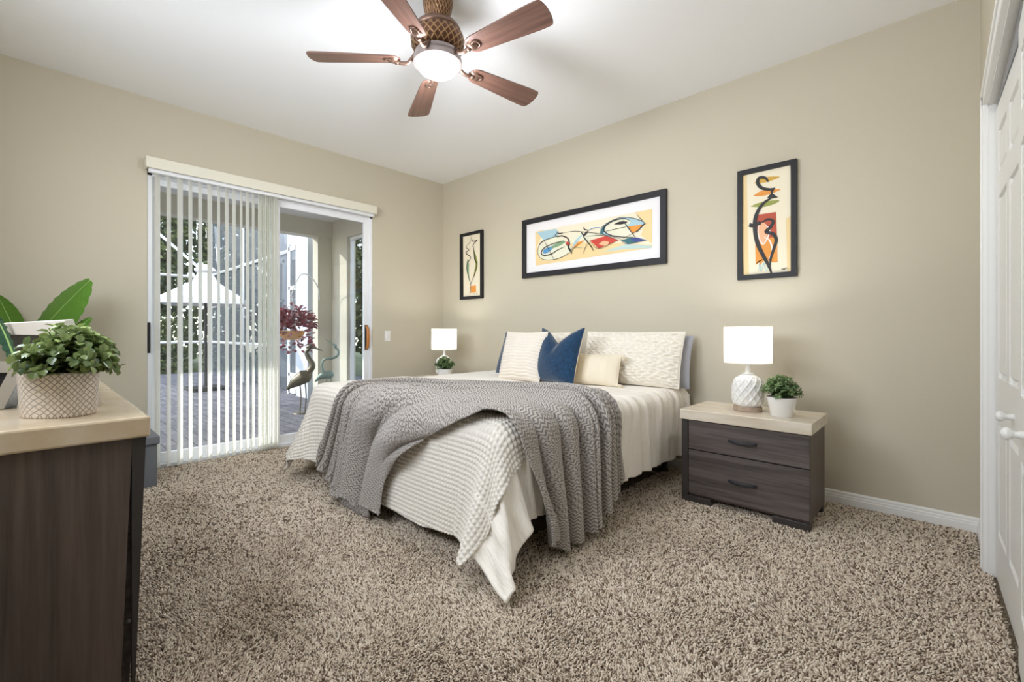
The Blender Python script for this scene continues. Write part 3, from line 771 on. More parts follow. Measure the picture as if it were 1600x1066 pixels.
# ------------------------------------------------------------------ dresser
DX0, DX1, DF, DB, DH = 1.38, 2.983, -3.322, -3.95, .87
ds = thing('dresser', 'large dark wood dresser with glossy cream stone top in the left foreground', 'dresser', ((DX0 + DX1) / 2, -3.64, 0))
MB().box((DX0, DB, .814), (DX1, DF, DH), .006).build('top_slab', M['stone'], ds)
def taper(x0, x1, yb, yf_top, yf_bot, z0, z1):
    V = [(x, y, z) for x in (x0, x1) for (y, z) in ((yb, z0), (yf_bot, z0), (yf_top, z1), (yb, z1))]
    return MB().add(V, [(0, 3, 2, 1), (4, 5, 6, 7), (0, 1, 5, 4), (1, 2, 6, 5), (2, 3, 7, 6), (3, 0, 4, 7)])
taper(DX0 + .02, DX1 - .02, DB + .02, DF - .036, DF - .064, .03, .814).build('body', M['espresso_v'], ds)
taper(DX1 - .045, DX1 - .019, DF - .037, DF - .007, DF - .034, .03, .812).build('corner_post', M['espresso'], ds)
taper(DX0 + .02, DX0 + .045, DF - .037, DF - .007, DF - .034, .03, .812).build('corner_post', M['espresso'], ds)
MB().box((DX0 + .06, DB + .04, 0), (DX1 - .06, DF - .10, .031)).build('plinth', M['black'], ds)
for i in range(3):
    xa = DX0 + .05 + i * (DX1 - DX0 - .10) / 3 + .004; xb = DX0 + .05 + (i + 1) * (DX1 - DX0 - .10) / 3 - .004
    for z0, z1 in ((.06, .30), (.31, .55), (.56, .80)):
        sl = lambda z: DF - .064 + (.028) * (z - .03) / .784
        V = [(x, y, z) for x in (xa, xb) for (y, z) in ((sl(z0) - .0, z0), (sl(z0) + .022, z0), (sl(z1) + .022, z1), (sl(z1) - .0, z1))]
        d_ = MB().add(V, [(0, 3, 2, 1), (4, 5, 6, 7), (0, 1, 5, 4), (1, 2, 6, 5), (2, 3, 7, 6), (3, 0, 4, 7)]).build('drawer', M['espresso_h'], ds)
        zc = (z0 + z1) / 2; yc = sl(zc) + .022; xm = (xa + xb) / 2
        MB().tube(bez([(xm - .08, yc - .002, zc), (xm - .05, yc + .006, zc), (xm + .05, yc + .006, zc), (xm + .08, yc - .002, zc)], 5), .005, 8).build('handle', M['dark'], d_, 60)

# storage box on the floor between dresser and glass door
ob = thing('storage_box', 'grey storage box with overhanging lid, on the carpet beyond the dresser', 'storage box', (.32, -3.12, 0))
MB().box((.12, -3.30, 0), (.515, -2.935, .305), .006).build('box_body', M['ottoman'], ob)
MB().box((.105, -3.315, .303), (.53, -2.920, .362), .008).build('lid', M['ottoman'], ob)

# planter
def at(px, py, dep): return CAM + dep * ray(px, py)
pc = at(93, 600, 1.25); pc[2] = DH
pt_ = thing('planter', 'bushy green plant in a cream quilted oval ceramic pot at the front of the dresser', 'plant', pc)
n = 72; prof = [(0, 0), (.90, 0), (.925, .002), (.93, .006), (.965, .058), (1.0, .112), (1.005, .118), (.985, .120), (.955, .117), (.94, .100), (0, .100)]
G = np.zeros((n + 1, len(prof), 3)); UVg = np.zeros((n + 1, len(prof), 2))
for i in range(n + 1):
    a = 2 * pi * i / n; ca, sa = cos(a), sin(a)
    ex = np.sign(ca) * abs(ca) ** .8 * .087; ey = np.sign(sa) * abs(sa) ** .8 * .064
    for j, (r_, z_) in enumerate(prof):
        G[i, j] = pc + RT * ex * r_ + FW * ey * r_ + np.array([0, 0, z_]); UVg[i, j] = (i / n * .50, z_ if .006 <= z_ <= .119 and r_ > .9 else 0.004)
MB().grid(G, uv=UVg).build('pot', M['quiltpot'], pt_, 50)
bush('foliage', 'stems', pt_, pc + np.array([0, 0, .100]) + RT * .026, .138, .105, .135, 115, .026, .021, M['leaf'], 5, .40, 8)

# long white frame seen from behind
def slab_frame(root, A, Bv, up, nrm, Wd, Ht, th, bw, mats, names):
    def P(u, v, o): return A + Bv * u + up * v + nrm * o
    def bx(u0, u1, v0, v1, o0, o1):
        V = [P(u, v, o) for u in (u0, u1) for v in (v0, v1) for o in (o0, o1)]
        return V, [(0, 1, 3, 2), (4, 6, 7, 5), (0, 4, 5, 1), (2, 3, 7, 6), (0, 2, 6, 4), (1, 5, 7, 3)]
    mb = MB()
    for q in ((0, Wd, 0, bw), (0, Wd, Ht - bw, Ht), (0, bw, bw, Ht - bw), (Wd - bw, Wd, bw, Ht - bw)): mb.add(*bx(q[0], q[1], q[2], q[3], 0, th))
    mb.build(names[0], mats[0], root)
    MB().add(*bx(bw, Wd - bw, bw, Ht - bw, th * .25, th * .6)).build(names[1], mats[1], root)
A0 = np.array([2.69, -3.414, DH + .001]); B0 = np.array([1.726, -3.57, DH + .001]) - A0; W0 = np.linalg.norm(B0); B0 /= W0
upv = np.array([.0, -.25, .97]); upv -= B0 * (upv @ B0); upv /= np.linalg.norm(upv); nv = np.cross(B0, upv)
f1 = thing('picture_frame', 'long low white frame with dark backing, leaning on the dresser behind the quilted planter', 'picture frame', (A0 + B0 * W0 / 2))
slab_frame(f1, A0, B0, upv, nv, W0, .268, .02, .045, (M['offwhite'], M['black']), ('frame', 'backing'))
# small grey frame with silver edge, leaning at the left of the dresser
A1 = np.array([2.54, -3.60, DH + .002]); B1 = -(RT * .96 + FW * .25); B1 /= np.linalg.norm(B1)
up1 = np.array([0, 0, 1.0]) * .135 + RT * .050 + FW * .02; up1 /= np.linalg.norm(up1); n1 = np.cross(up1, B1); n1 = -n1 if n1 @ FW < 0 else n1; n1 /= np.linalg.norm(n1)
f2 = thing('picture_frame', 'small taupe frame with silver blue edge, tilted on the dresser left of the planter', 'picture frame', A1 + B1 * .1)
slab_frame(f2, A1, B1, up1, n1, .24, .150, .045, .036, (M['silver'], M['dark']), ('frame', 'picture'))
mb = MB()
for q in ((0, .24, 0, .036), (0, .24, .114, .150), (0, .036, .036, .114), (.204, .24, .036, .114)):
    V = [A1 + B1 * u + up1 * v + n1 * -.0015 for u, v in ((q[0], q[2]), (q[1], q[2]), (q[1], q[3]), (q[0], q[3]))]; mb.add(V, [(0, 1, 2, 3)])
mb.build('face', M['taupe'], f2)

# ------------------------------------------------------------------ broad leaved plants
def broad_leaf(root, mat, base, tip, side, half, curl, name='leaf'):
    base, tip, side = np.array(base, float), np.array(tip, float), np.array(side, float)
    ax = tip - base; L = np.linalg.norm(ax); ax /= L; side = side - ax * (side @ ax); side /= np.linalg.norm(side); nn_ = np.cross(side, ax)
    nu_, nv_ = 30, 13; G = np.zeros((nu_, nv_, 3)); U = np.zeros((nu_, nv_, 2))
    for i in range(nu_):
        t = i / (nu_ - 1); wd = half * (max(0, sin(pi * min(1, t * .93 + .05))) ** .62) * (1 - .12 * t); wd = max(wd, .0015)
        for j in range(nv_):
            s_ = -1 + 2 * j / (nv_ - 1)
            G[i, j] = base + ax * L * t + side * wd * s_ + nn_ * (curl * (t * t - t) * L + .22 * wd * s_ * s_ + .004 * sin(t * 60 + s_ * 3) * abs(s_))
            U[i, j] = (t * L * 1.6 - abs(s_) * wd * .9, s_)
    o = MB().grid(G, uv=U).build(name, mat, root, 180)
    mid = G[:, nv_ // 2] - nn_ * .001
    MB().tube(np.vstack([mid]), np.linspace(.006, .0015, nu_), 6).build('midrib', M['midrib'], o, 180)
    return mid[0]
bpx, bpy_ = .40, -3.66
bpn = thing('banana_plant', 'tall plant with broad bright green leaves standing in the corner beyond the dresser', 'plant', (bpx, bpy_, 0))
MB().lathe([(0, 0), (.12, 0), (.125, .01), (.165, .30), (.17, .32), (.158, .32), (.15, .29), (0, .28)][::-1], (bpx, bpy_, 0), 40, cap=False).build('pot', M['ceramic'], bpn, 40)
MB().lathe([(.1495, .0), (.0, .004)][::-1], (bpx, bpy_, .282), 30, cap=False).build('soil', M['soil'], bpn)
Zu = np.array([0, 0, 1.0])
stm = MB()
for (bx_, tx_, dep, sd_, hf) in (((44, 545), (141, 438), 3.0, (-.74, .67), .150), ((104, 528), (143, 497), 3.02, (-.6, .8), .045), ((34, 545), (-4, 462), 2.98, (.9, .4), .085)):
    b0, t0 = at(*bx_, dep), at(*tx_, dep)
    m0 = broad_leaf(bpn, M['broadleaf'], b0, t0, RT * sd_[0] + Zu * sd_[1] + FW * .25, hf, .10)
    stm.tube(bez([(bpx + (b0[0] - bpx) * .15, bpy_ + (b0[1] - bpy_) * .15, .28), (bpx + (b0[0] - bpx) * .6, bpy_ + (b0[1] - bpy_) * .6, .75), m0], 8), np.linspace(.013, .006, 17), 8)
stm.build('stems', M['midrib'], bpn, 180)
qx, qy = 1.93, -3.72
dk = thing('leafy_plant', 'dark banana leaves of a potted plant at the left edge of the dresser', 'plant', (qx, qy, DH))
MB().lathe([(0, 0), (.045, 0), (.06, .08), (.055, .08), (.05, .07), (0, .07)][::-1], (qx, qy, DH), 30, cap=False).build('pot', M['ceramic'], dk, 40)
m0 = broad_leaf(dk, M['darkleaf'], at(27, 572, 1.75), at(-22, 468, 1.72), RT * .9 + Zu * .35 - FW * .2, .034, .12)
MB().tube(bez([(qx, qy, DH + .07), (m0[0] * .5 + qx * .5, m0[1] * .5 + qy * .5, DH + .075), m0], 8), .004, 6).build('stem', M['midrib'], dk, 180)

# ------------------------------------------------------------------ bed
BX0, BX1, BY0, BT = 1.10, 3.12, -2.10, .650      # mattress sides, foot and top
bed = thing('bed', 'wide bed under ivory covers, its foot towards the camera', 'bed', (2.15, -1.05, 0))
MB().box((BX0 + .01, BY0 + .01, .36), (BX1 - .01, -.05, BT), .05).build('mattress', M['mattress'], bed, 40)
MB().box((BX0 + .02, BY0 + .03, .20), (BX1 - .02, -.05, .358), .02).build('box_spring', M['mattress'], bed, 40)
fm = MB()
for q in ((BX0 + .04, BX0 + .08, BY0 + .06, -.06), (BX1 - .08, BX1 - .04, BY0 + .06, -.06), (2.13, 2.17, BY0 + .06, -.06)): fm.box((q[0], q[2], .165), (q[1], q[3], .199))
for y in (BY0 + .06, -1.05, -.10): fm.box((BX0 + .04, y, .165), (BX1 - .04, y + .04, .199))
fm.build('bed_frame', M['black'], bed)
for x in (BX0 + .12, 2.15, BX1 - .16):
    for y in (BY0 + .12, -1.03, -.12):
        MB().lathe([(0, 0), (.032, 0), (.034, .01), (.024, .03), (.022, .166)], (x, y, 0), 16).build('leg', M['black'], bed, 40)

# ---- drape a sheet over the bed by relaxing a net of stretched links under gravity
DXS = .034; SHR, BND = .15, .02
u_ax = np.arange(BX0 - .68, BX1 + .60, DXS); v_ax = np.arange(BY0 - .64, -.03, DXS)
NU, NV = len(u_ax), len(v_ax)
U, V = np.meshgrid(u_ax, v_ax, indexing='ij')
alive = ~((U > BX1 + .47) & (V < BY0 - .55))
r_ = np.random.default_rng(11)
P = np.stack([U, V, np.full_like(U, BT + .022)], -1)
P[..., 2] += r_.normal(0, .0015, U.shape)
Q = P.copy()
wgt = np.where(alive, 1.0, 0.0); wgt[(V > BY0 + .03) & (U > BX0 + .03) & (U < BX1 - .03)] = 0.0
bc = np.array([(BX0 + BX1) / 2, (BY0 + .30) / 2, (BT - .4) / 2]); bh = np.array([(BX1 - BX0) / 2, (.30 - BY0) / 2, (BT + .4) / 2]); br_ = .055
def push(P, thick):
    d = P - bc; q = np.abs(d) - (bh - br_); sg = np.sign(d)
    qp = np.maximum(q, 0); ln = np.linalg.norm(qp, axis=-1); mxq = q.max(-1)
    sd_ = ln + np.minimum(mxq, 0) - br_
    am = q.argmax(-1); nin = np.zeros_like(P)
    np.put_along_axis(nin, am[..., None], 1.0, -1)
    nn_ = np.where((ln > 1e-6)[..., None], qp / np.maximum(ln, 1e-9)[..., None], nin) * sg
    pen = thick - sd_
    hit = pen > 0
    return hit, nn_, np.where(hit, pen, 0)
def solve(a, b, wa, wb, rest, k, ok):
    d = b - a; L = np.sqrt((d * d).sum(-1)) + 1e-9; ws = wa + wb
    c = np.where((ws > 0) & ok, k * (L - rest) / L / np.maximum(ws, 1e-6), 0)[..., None] * d
    a += c * wa[..., None]; b -= c * wb[..., None]
def links():
    out = []
    for k in (0, 1):
        n_ = (NU - k) // 2
        out.append((np.s_[k:k + 2 * n_:2, :], np.s_[k + 1:k + 2 * n_:2, :], DXS, 1.0))
        n_ = (NV - k) // 2
        out.append((np.s_[:, k:k + 2 * n_:2], np.s_[:, k + 1:k + 2 * n_:2], DXS, 1.0))
        n_ = (NU - k) // 2
        out.append((np.s_[k:k + 2 * n_:2, :-1], np.s_[k + 1:k + 2 * n_:2, 1:], DXS * 2 ** .5, SHR))
        out.append((np.s_[k:k + 2 * n_:2, 1:], np.s_[k + 1:k + 2 * n_:2, :-1], DXS * 2 ** .5, SHR))
    return out
LK = links()
def bend(P, wgt, k):
    for ax in (0, 1):
        sl = (np.s_[:-2], np.s_[1:-1], np.s_[2:])
        if ax == 1: sl = tuple((slice(None), s_) for s_ in sl)
        m_ = (P[sl[0]] + P[sl[2]]) * .5 - P[sl[1]]
        ok = (wgt[sl[0]] > 0) & (wgt[sl[1]] > 0) & (wgt[sl[2]] > 0)
        P[sl[1]] += np.where(ok[..., None], m_ * k, 0)

STEPS = 330
for st_ in range(STEPS):
    vel = (P - Q) * .965; vl = np.linalg.norm(vel, axis=-1, keepdims=True); vel *= np.minimum(1, .02 / np.maximum(vl, 1e-9))
    Q = P.copy(); P = P + (vel + np.array([0, 0, -9.8 / 60 ** 2 * .7])) * (wgt > 0)[..., None]
    for it in range(9):
        for a, b, rest, k in LK:
            A_, B_ = P[a], P[b]; solve(A_, B_, wgt[a], wgt[b], rest, k, alive[a] & alive[b])
        if it % 3 == 0: bend(P, wgt, BND)
    hit, nn_, pen = push(P, .014)
    P += nn_ * pen[..., None]
    mv = P - Q; tan = mv - nn_ * (mv * nn_).sum(-1, keepdims=True)
    P = np.where((hit & (wgt > 0))[..., None], P - tan * .65, P)
    fl = P[..., 2] < .012
    P[..., 2] = np.where(fl, .012, P[..., 2]); P[..., :2] = np.where(fl[..., None], Q[..., :2] * .7 + P[..., :2] * .3, P[..., :2])
SHEET = P
for _ in range(2):
    S2 = SHEET.copy(); S2[1:-1, 1:-1] = SHEET[1:-1, 1:-1] * .5 + (SHEET[:-2, 1:-1] + SHEET[2:, 1:-1] + SHEET[1:-1, :-2] + SHEET[1:-1, 2:]) * .125
    ok = np.zeros_like(alive); ok[1:-1, 1:-1] = alive[1:-1, 1:-1] & alive[:-2, 1:-1] & alive[2:, 1:-1] & alive[1:-1, :-2] & alive[1:-1, 2:]
    SHEET = np.where(ok[..., None], S2, SHEET)
SHEET[..., 2] += .034 * np.exp(-((SHEET[..., 0] - 1.42) / .42) ** 2) * np.clip((SHEET[..., 2] - .3) / .35, 0, 1)   # the covers are puffed up on the window side
def cr(A, t):                     # Catmull-Rom sampling along axis 0 at fractional indices t
    n = A.shape[0]; t = np.clip(t, 0, n - 1.0001); i = t.astype(int); f = (t - i).reshape((-1,) + (1,) * (A.ndim - 1))
    g = lambda k: A[np.clip(i + k, 0, n - 1)]
    a, b, c_, d = g(-1), g(0), g(1), g(2)
    return .5 * (2 * b + (c_ - a) * f + (2 * a - 5 * b + 4 * c_ - d) * f * f + (3 * b - a - 3 * c_ + d) * f ** 3)
def patch(us, vs):                # positions and normals of the sheet on a regular (u, v) patch
    A = cr(SHEET, (us - u_ax[0]) / DXS); A = cr(A.transpose(1, 0, 2), (vs - v_ax[0]) / DXS).transpose(1, 0, 2)
    du = np.gradient(A, axis=0); dv = np.gradient(A, axis=1); N = np.cross(du, dv); N /= np.linalg.norm(N, axis=-1, keepdims=True) + 1e-12
    return A, N
def sample(u, v, eps=.012):       # scattered sampling, bilinear with smoothed normal
    def pos(u, v):
        a = np.clip((u - u_ax[0]) / DXS, 0, NU - 1.001); b = np.clip((v - v_ax[0]) / DXS, 0, NV - 1.001)
        i, j = a.astype(int), b.astype(int); fa, fb = (a - i)[..., None], (b - j)[..., None]
        return SHEET[i, j] * (1 - fa) * (1 - fb) + SHEET[i + 1, j] * fa * (1 - fb) + SHEET[i, j + 1] * (1 - fa) * fb + SHEET[i + 1, j + 1] * fa * fb
    e = DXS * .8
    p = (pos(u, v) * 2 + pos(u + e, v) + pos(u - e, v) + pos(u, v + e) + pos(u, v - e)) / 6
    N = np.cross(pos(u + e, v) - pos(u - e, v), pos(u, v + e) - pos(u, v - e)); N /= np.linalg.norm(N, axis=-1, keepdims=True) + 1e-12
    return p, N
def solid(o, th):
    md = o.modifiers.new('thickness', 'SOLIDIFY'); md.thickness = th; md.offset = -1; md.use_rim = True
    return o
def wob(x, seed, a):              # smooth wandering value
    r = np.random.default_rng(seed); y = 0
    for k in range(1, 7): y = y + r.normal() * np.sin(x * k * 2.1 + r.uniform(0, 6.3)) / k
    return y * a

# comforter: hangs low on the left, shorter on the right, tucked short at the left foot corner
def sheet_at(U, V):               # bicubic sampling at scattered sheet coordinates
    a = np.clip((U - u_ax[0]) / DXS, 1, NU - 2.001); b = np.clip((V - v_ax[0]) / DXS, 1, NV - 2.001)
    i, j = a.astype(int), b.astype(int); fa, fb = a - i, b - j
    def wts(f): return (-.5 * f + f * f - .5 * f ** 3, 1 - 2.5 * f * f + 1.5 * f ** 3, .5 * f + 2 * f * f - 1.5 * f ** 3, -.5 * f * f + .5 * f ** 3)
    wa, wb = wts(fa), wts(fb); out = 0
    for m_ in range(4):
        for n_ in range(4): out = out + SHEET[i + m_ - 1, np.minimum(j + n_ - 1, NV - 1)] * (wa[m_] * wb[n_])[..., None]
    du = np.gradient(out, axis=0); dv = np.gradient(out, axis=1); N = np.cross(du, dv); N /= np.linalg.norm(N, axis=-1, keepdims=True) + 1e-12
    return out, N
def domain(nu, nv, left, right, foot, head):   # left(v), right(v), foot(u), head
    a, b = np.meshgrid(np.linspace(0, 1, nu), np.linspace(0, 1, nv), indexing='ij')
    V_ = (BY0 - .45) * (1 - b) + head * b
    for _ in range(6):
        U_ = left(V_) * (1 - a) + right(V_) * a
        V_ = foot(U_) * (1 - b) + head * b
    return U_, V_
UU, VV = domain(300, 240, lambda v: BX0 - .60 + 0 * v, lambda v: BX1 + np.interp(v, [-2.5, -2.1, -1.75, 0], [.36, .36, .425, .435]),
                lambda u: BY0 - np.interp(u, [.4, 1.10, 1.5, 2.9, 3.2, 3.6], [.05, .05, .34, .40, .40, .38]), -.045)
A, N = sheet_at(UU, VV)
r_ = np.random.default_rng(5); crk = np.zeros_like(UU)
for k in range(26):
    kx, ky = r_.uniform(18, 75), r_.uniform(-12, 12)
    hang = np.clip((UU - BX1 + .35) / .5, 0.12, 1)
    crk += np.sin(VV * kx + UU * ky * .4 + r_.uniform(0, 6.3) + 1.5 * np.sin(UU * 5 + VV * 3 + k)) * hang / 26 * r_.uniform(.4, 1.6)
A = A + N * (crk * .060)[..., None]
UVc = np.stack([VV * .5, UU * .5], -1)
solid(MB().grid(A, uv=UVc).build('comforter', M['comforter'], None, 180), .016)
tag(bpy.data.objects['comforter'], 'ivory crinkled comforter spread over the whole bed, hanging down its right side', 'comforter')
# waffle quilt over the foot half
UU, VV = domain(640, 350, lambda v: BX0 - np.interp(v, [-2.5, -2.1, -1.4], [.26, .30, .42]), lambda v: BX1 + np.interp(v, [-2.55, -2.1, -1.4], [.085, .12, .14]),
                lambda u: BY0 - np.interp(u, [.7, 1.10, 1.5, 2.6, 3.13, 3.3], [.36, .40, .50, .525, .47, .46]), -1.36)
A, N = sheet_at(UU, VV)
pw = .0220
grv = lambda c_: 1 - np.exp(-((c_ / pw - np.round(c_ / pw)) * pw / .0042) ** 2)
waf = grv(UU) * grv(VV) * (.75 + .25 * np.sin(pi * UU / pw) ** 2 * np.sin(pi * VV / pw) ** 2)
A = A + N * (.010 + .0085 * waf)[..., None]
solid(MB().grid(A).build('quilt', M['quilt'], None, 180), .006)
tag(bpy.data.objects['quilt'], 'white waffle textured quilt over the foot of the bed, under the grey throw', 'quilt')

# ---- throw: guide lines across the bed, swept into folds
GS = [(0.0, [(1.30, -2.54), (1.47, -2.34), (1.62, -2.12), (1.66, -1.72), (1.86, -1.44), (2.30, -1.20), (2.70, -1.12), (3.02, -1.17), (3.20, -1.22), (3.38, -1.18)]),
      (.18, [(1.50, -2.57), (1.60, -2.36), (1.70, -2.13), (1.76, -1.82), (1.97, -1.54), (2.35, -1.31), (2.74, -1.23), (3.05, -1.28), (3.27, -1.30), (3.54, -1.28)]),
      (.32, [(1.62, -2.64), (1.68, -2.42), (1.77, -2.14), (1.86, -1.90), (2.08, -1.64), (2.42, -1.42), (2.80, -1.35), (3.07, -1.40), (3.32, -1.43), (3.60, -1.42)]),
      (.55, [(1.80, -2.80), (1.84, -2.50), (1.95, -2.22), (2.10, -2.02), (2.30, -1.80), (2.58, -1.62), (2.88, -1.56), (3.10, -1.58), (3.36, -1.60), (3.70, -1.58)]),
      (.80, [(2.02, -2.81), (2.06, -2.54), (2.20, -2.28), (2.36, -2.13), (2.54, -2.02), (2.76, -1.90), (2.98, -1.82), (3.13, -1.81), (3.38, -1.78), (3.70, -1.76)]),
      (1.0, [(2.27, -2.72), (2.28, -2.47), (2.44, -2.29), (2.60, -2.19), (2.77, -2.13), (2.93, -2.08), (3.05, -2.04), (3.14, -2.02), (3.33, -1.98), (3.62, -1.94)])]
NT, NS = 300, 260
ts = np.linspace(0, 1, NT); cur = []
for s_, pts in GS:
    c_ = bez(pts, 30); d = np.r_[0, np.cumsum(np.linalg.norm(np.diff(c_, axis=0), axis=1))]; d /= d[-1]
    cur.append(np.stack([np.interp(ts, d, c_[:, k]) for k in (0, 1)], 1))
cur = np.array(cur); sk_ = np.array([g[0] for g in GS]); ss = np.linspace(0, 1, NS)
GU = np.zeros((NS, NT, 2))
for k in (0, 1):
    for t in range(NT): GU[:, t, k] = np.interp(ss, sk_, cur[:, t, k])
for _ in range(6): GU[1:-1] = GU[1:-1] * .5 + (GU[:-2] + GU[2:]) * .25
S_, T_ = np.meshgrid(ss, ts, indexing='ij')
base_, NB = sample(GU[..., 0], GU[..., 1])
def smooth(x, a, b): x = np.clip((x - a) / (b - a), 0, 1); return x * x * (3 - 2 * x)
wander = wob(T_ * 2.2, 3, .018) + .02 * np.sin(T_ * 9 + S_ * 4)
def ropef(x): f_ = x - np.floor(x); return np.sqrt(np.clip(1 - (2 * f_ - 1) ** 2, 0, 1))   # rounded ropes with sharp valleys
sw = S_ + wander * (1 - S_) * .6
ropes = ropef(sw * 9.6) ** .8 * (1 - smooth(S_, .38, .50)) * (.78 + .22 * np.sin(T_ * 6 + np.floor(sw * 9.6) * 1.9))
rh = ropef(S_ * 5.6 + .15 + wander * 1.5) ** 1.2 * smooth(T_, .56, .74)                             # folds hanging on the right
lh = ropef((S_ - .37) * 2.7 + .12 * np.sin(T_ * 8)) ** 1.4 * smooth(S_, .36, .48) * (1 - smooth(T_, .25, .5))
mid = ropef(S_ * 4.6 - T_ * 2.2 + .3) ** 1.3 * smooth(S_, .40, .55) * smooth(T_, .18, .34) * (1 - smooth(T_, .60, .76))
edge = np.exp(-((S_ - .985) / .03) ** 2)
hgt = .014 + .066 * ropes + .085 * rh * (.5 + .5 * smooth(T_, .70, .92)) * (1 - .45 * smooth(.30 - S_, 0, .1)) + .065 * lh + .064 * mid + .008 * edge + .003 * np.sin(S_ * 31 + T_ * 17)
TS = np.gradient(base_, axis=0); TS /= np.linalg.norm(TS, axis=-1, keepdims=True) + 1e-9
TH = base_ + NB * hgt[..., None] + TS * (.034 * ropes + .030 * rh * smooth(T_, .6, .8) + .022 * lh + .024 * mid)[..., None]
# the hanging ends swing out a little and keep off the floor
lo = TH[..., 2] < .018
TH[..., 2] = np.where(lo, .018 + .15 * np.abs(TH[..., 2] - .018), TH[..., 2])
dS = np.r_[0, np.cumsum(np.linalg.norm(np.diff(TH[:, NT // 2], axis=0), axis=1))]; dT = np.r_[0, np.cumsum(np.linalg.norm(np.diff(TH[NS // 2], axis=0), axis=1))]
dSm = np.zeros((NS, NT)); dSm[1:] = np.cumsum(np.linalg.norm(np.diff(TH, axis=0), axis=-1), axis=0)
UVt = np.stack([np.broadcast_to(dT, (NS, NT)), dSm], -1)
for _ in range(2): TH[1:-1, 1:-1] = TH[1:-1, 1:-1] * .6 + (TH[:-2, 1:-1] + TH[2:, 1:-1] + TH[1:-1, :-2] + TH[1:-1, 2:]) * .1
solid(MB().grid(TH, uv=UVt).build('throw_blanket', M['throw'], None, 180), .006)
tag(bpy.data.objects['throw_blanket'], 'grey herringbone throw blanket draped across the foot of the bed', 'blanket')

# ------------------------------------------------------------------ pillows
def pillow(name, label, mat, base, yaw, lean, W, Hh, Tk, ear=.05, n=56, chop=0, disp=None, back=None, group=None, roll=0, seed=0):
    r = np.random.default_rng(seed)
    a = np.linspace(-1, 1, n); a = np.sin(a * pi / 2) * .35 + a * .65
    Aa, Bb = np.meshgrid(a, a, indexing='ij')
    x = W / 2 * Aa * (1 - ear * (1 - Bb ** 2)); z = Hh / 2 * Bb * (1 - ear * (1 - Aa ** 2)) + Hh / 2
    t = (np.clip(1 - np.abs(Aa) ** 2.4, 0, 1) * np.clip(1 - np.abs(Bb) ** 2.4, 0, 1)) ** .55 * Tk / 2
    lump = sum(r.normal() * np.sin(Aa * r.uniform(1, 5) + Bb * r.uniform(1, 5) + r.uniform(0, 6)) for _ in range(7)) / 7
    t = t * (1 + .18 * lump) * (1 + .12 * (-Bb))
    if chop:
        w_ = np.exp(-(np.abs(Aa) / .52) ** 1.6); z = z - chop * w_ * np.clip((Bb + .6) / 1.6, 0, 1) ** 1.6
        t = t * (1 - .45 * np.exp(-(Aa / .16) ** 2) * np.clip((Bb) / 1, 0, 1))
    rt = thing(name, label, 'pillow', base, group)
    ly, ll_, lr = yaw, lean, roll
    def place(X, Y, Z):
        Xr = X * cos(lr) - (Z) * sin(lr); Zr = X * sin(lr) + Z * cos(lr)
        Y2 = Y * cos(ll_) + Zr * sin(ll_); Z2 = -Y * sin(ll_) + Zr * cos(ll_)      # leaning back towards +y
        return np.stack([base[0] + Xr * cos(ly) - Y2 * sin(ly), base[1] + Xr * sin(ly) + Y2 * cos(ly), base[2] + Z2], -1)
    d = disp(Aa, Bb) * np.clip((1 - Aa ** 2) * 8, 0, 1) * np.clip((1 - Bb ** 2) * 8, 0, 1) if disp else 0
    UVp = np.stack([Aa * W / 2, Bb * Hh / 2], -1)
    fr_ = place(x, -t - d, z); bk = place(x, t, z)
    mb = MB()
    mb.grid(fr_, uv=UVp)
    if back is None: mb.grid(bk, flip=True, uv=UVp)
    mb.build('front' if back is not None else 'cover', mat, rt, 180)
    if back is not None: MB().grid(bk, flip=True).build('back', back, rt, 180)
    rim = np.vstack([fr_[0, :], fr_[1:, -1], fr_[-1, -2::-1], fr_[-2:0:-1, 0], fr_[0:1, 0]])
    MB().tube(rim, .0035, 6, cap=False).build('seam', mat, rt, 180)
    return rt, place
TB = BT + .030
ruf = lambda A_, B_: .013 * np.sin(A_ * 26 * 1.6 + 3 * np.sin(B_ * 16 + A_ * 2)) * np.abs(np.sin(B_ * 20)) + .005 * np.sin(B_ * 62 + 2.5 * np.sin(A_ * 9))
pillow('pillow', 'long ivory ruffled sham standing against the wall at the right half of the bed', M['sham'], (2.72, -.30, TB), radians(1), radians(17), .86, .435, .20, .025, 96, disp=ruf, seed=2, group='ivory ruffled shams')
pillow('pillow', 'ivory ruffled sham against the wall, mostly hidden behind the ribbed and blue pillows', M['sham'], (1.66, -.27, TB), radians(-1), radians(16), .84, .425, .19, .025, 96, disp=ruf, seed=4, group='ivory ruffled shams')
pillow('pillow', 'light grey pillow peeking out behind the right end of the ruffled sham', M['greypillow'], (2.745, -.15, TB - .01), radians(-2), radians(10), .86, .40, .15, .03, 40, seed=6, group='light grey pillows')
pillow('pillow', 'blue pillow at the left end, mostly covered by the ribbed cream pillow', M['velvet'], (1.66, -.52, TB), radians(-8), radians(18), .46, .43, .14, .05, 40, seed=8)
rib = lambda A_, B_: .012 * (np.abs(np.sin(B_ * 25 + .35 * np.sin(A_ * 9))) ** .7 - .4)
pillow('pillow', 'ribbed cream square pillow standing between the two blue ones', M['stripepillow'], (1.925, -.70, TB), radians(3), radians(17), .45, .435, .17, .04, 110, disp=rib, seed=9)
pillow('pillow', 'dark blue velvet square pillow with a dented top, in front at the bed centre', M['velvet'], (2.25, -.66, TB), radians(-7), radians(17), .48, .475, .18, .06, 70, chop=.13, back=M['creampillow'], seed=10)
stch = lambda A_, B_: .003 * (np.abs(np.abs(A_) - .55) < .03) + .003 * (np.abs(np.abs(A_) - .30) < .03) + .002 * np.sin(A_ * 60) * (np.abs(A_) < .25)
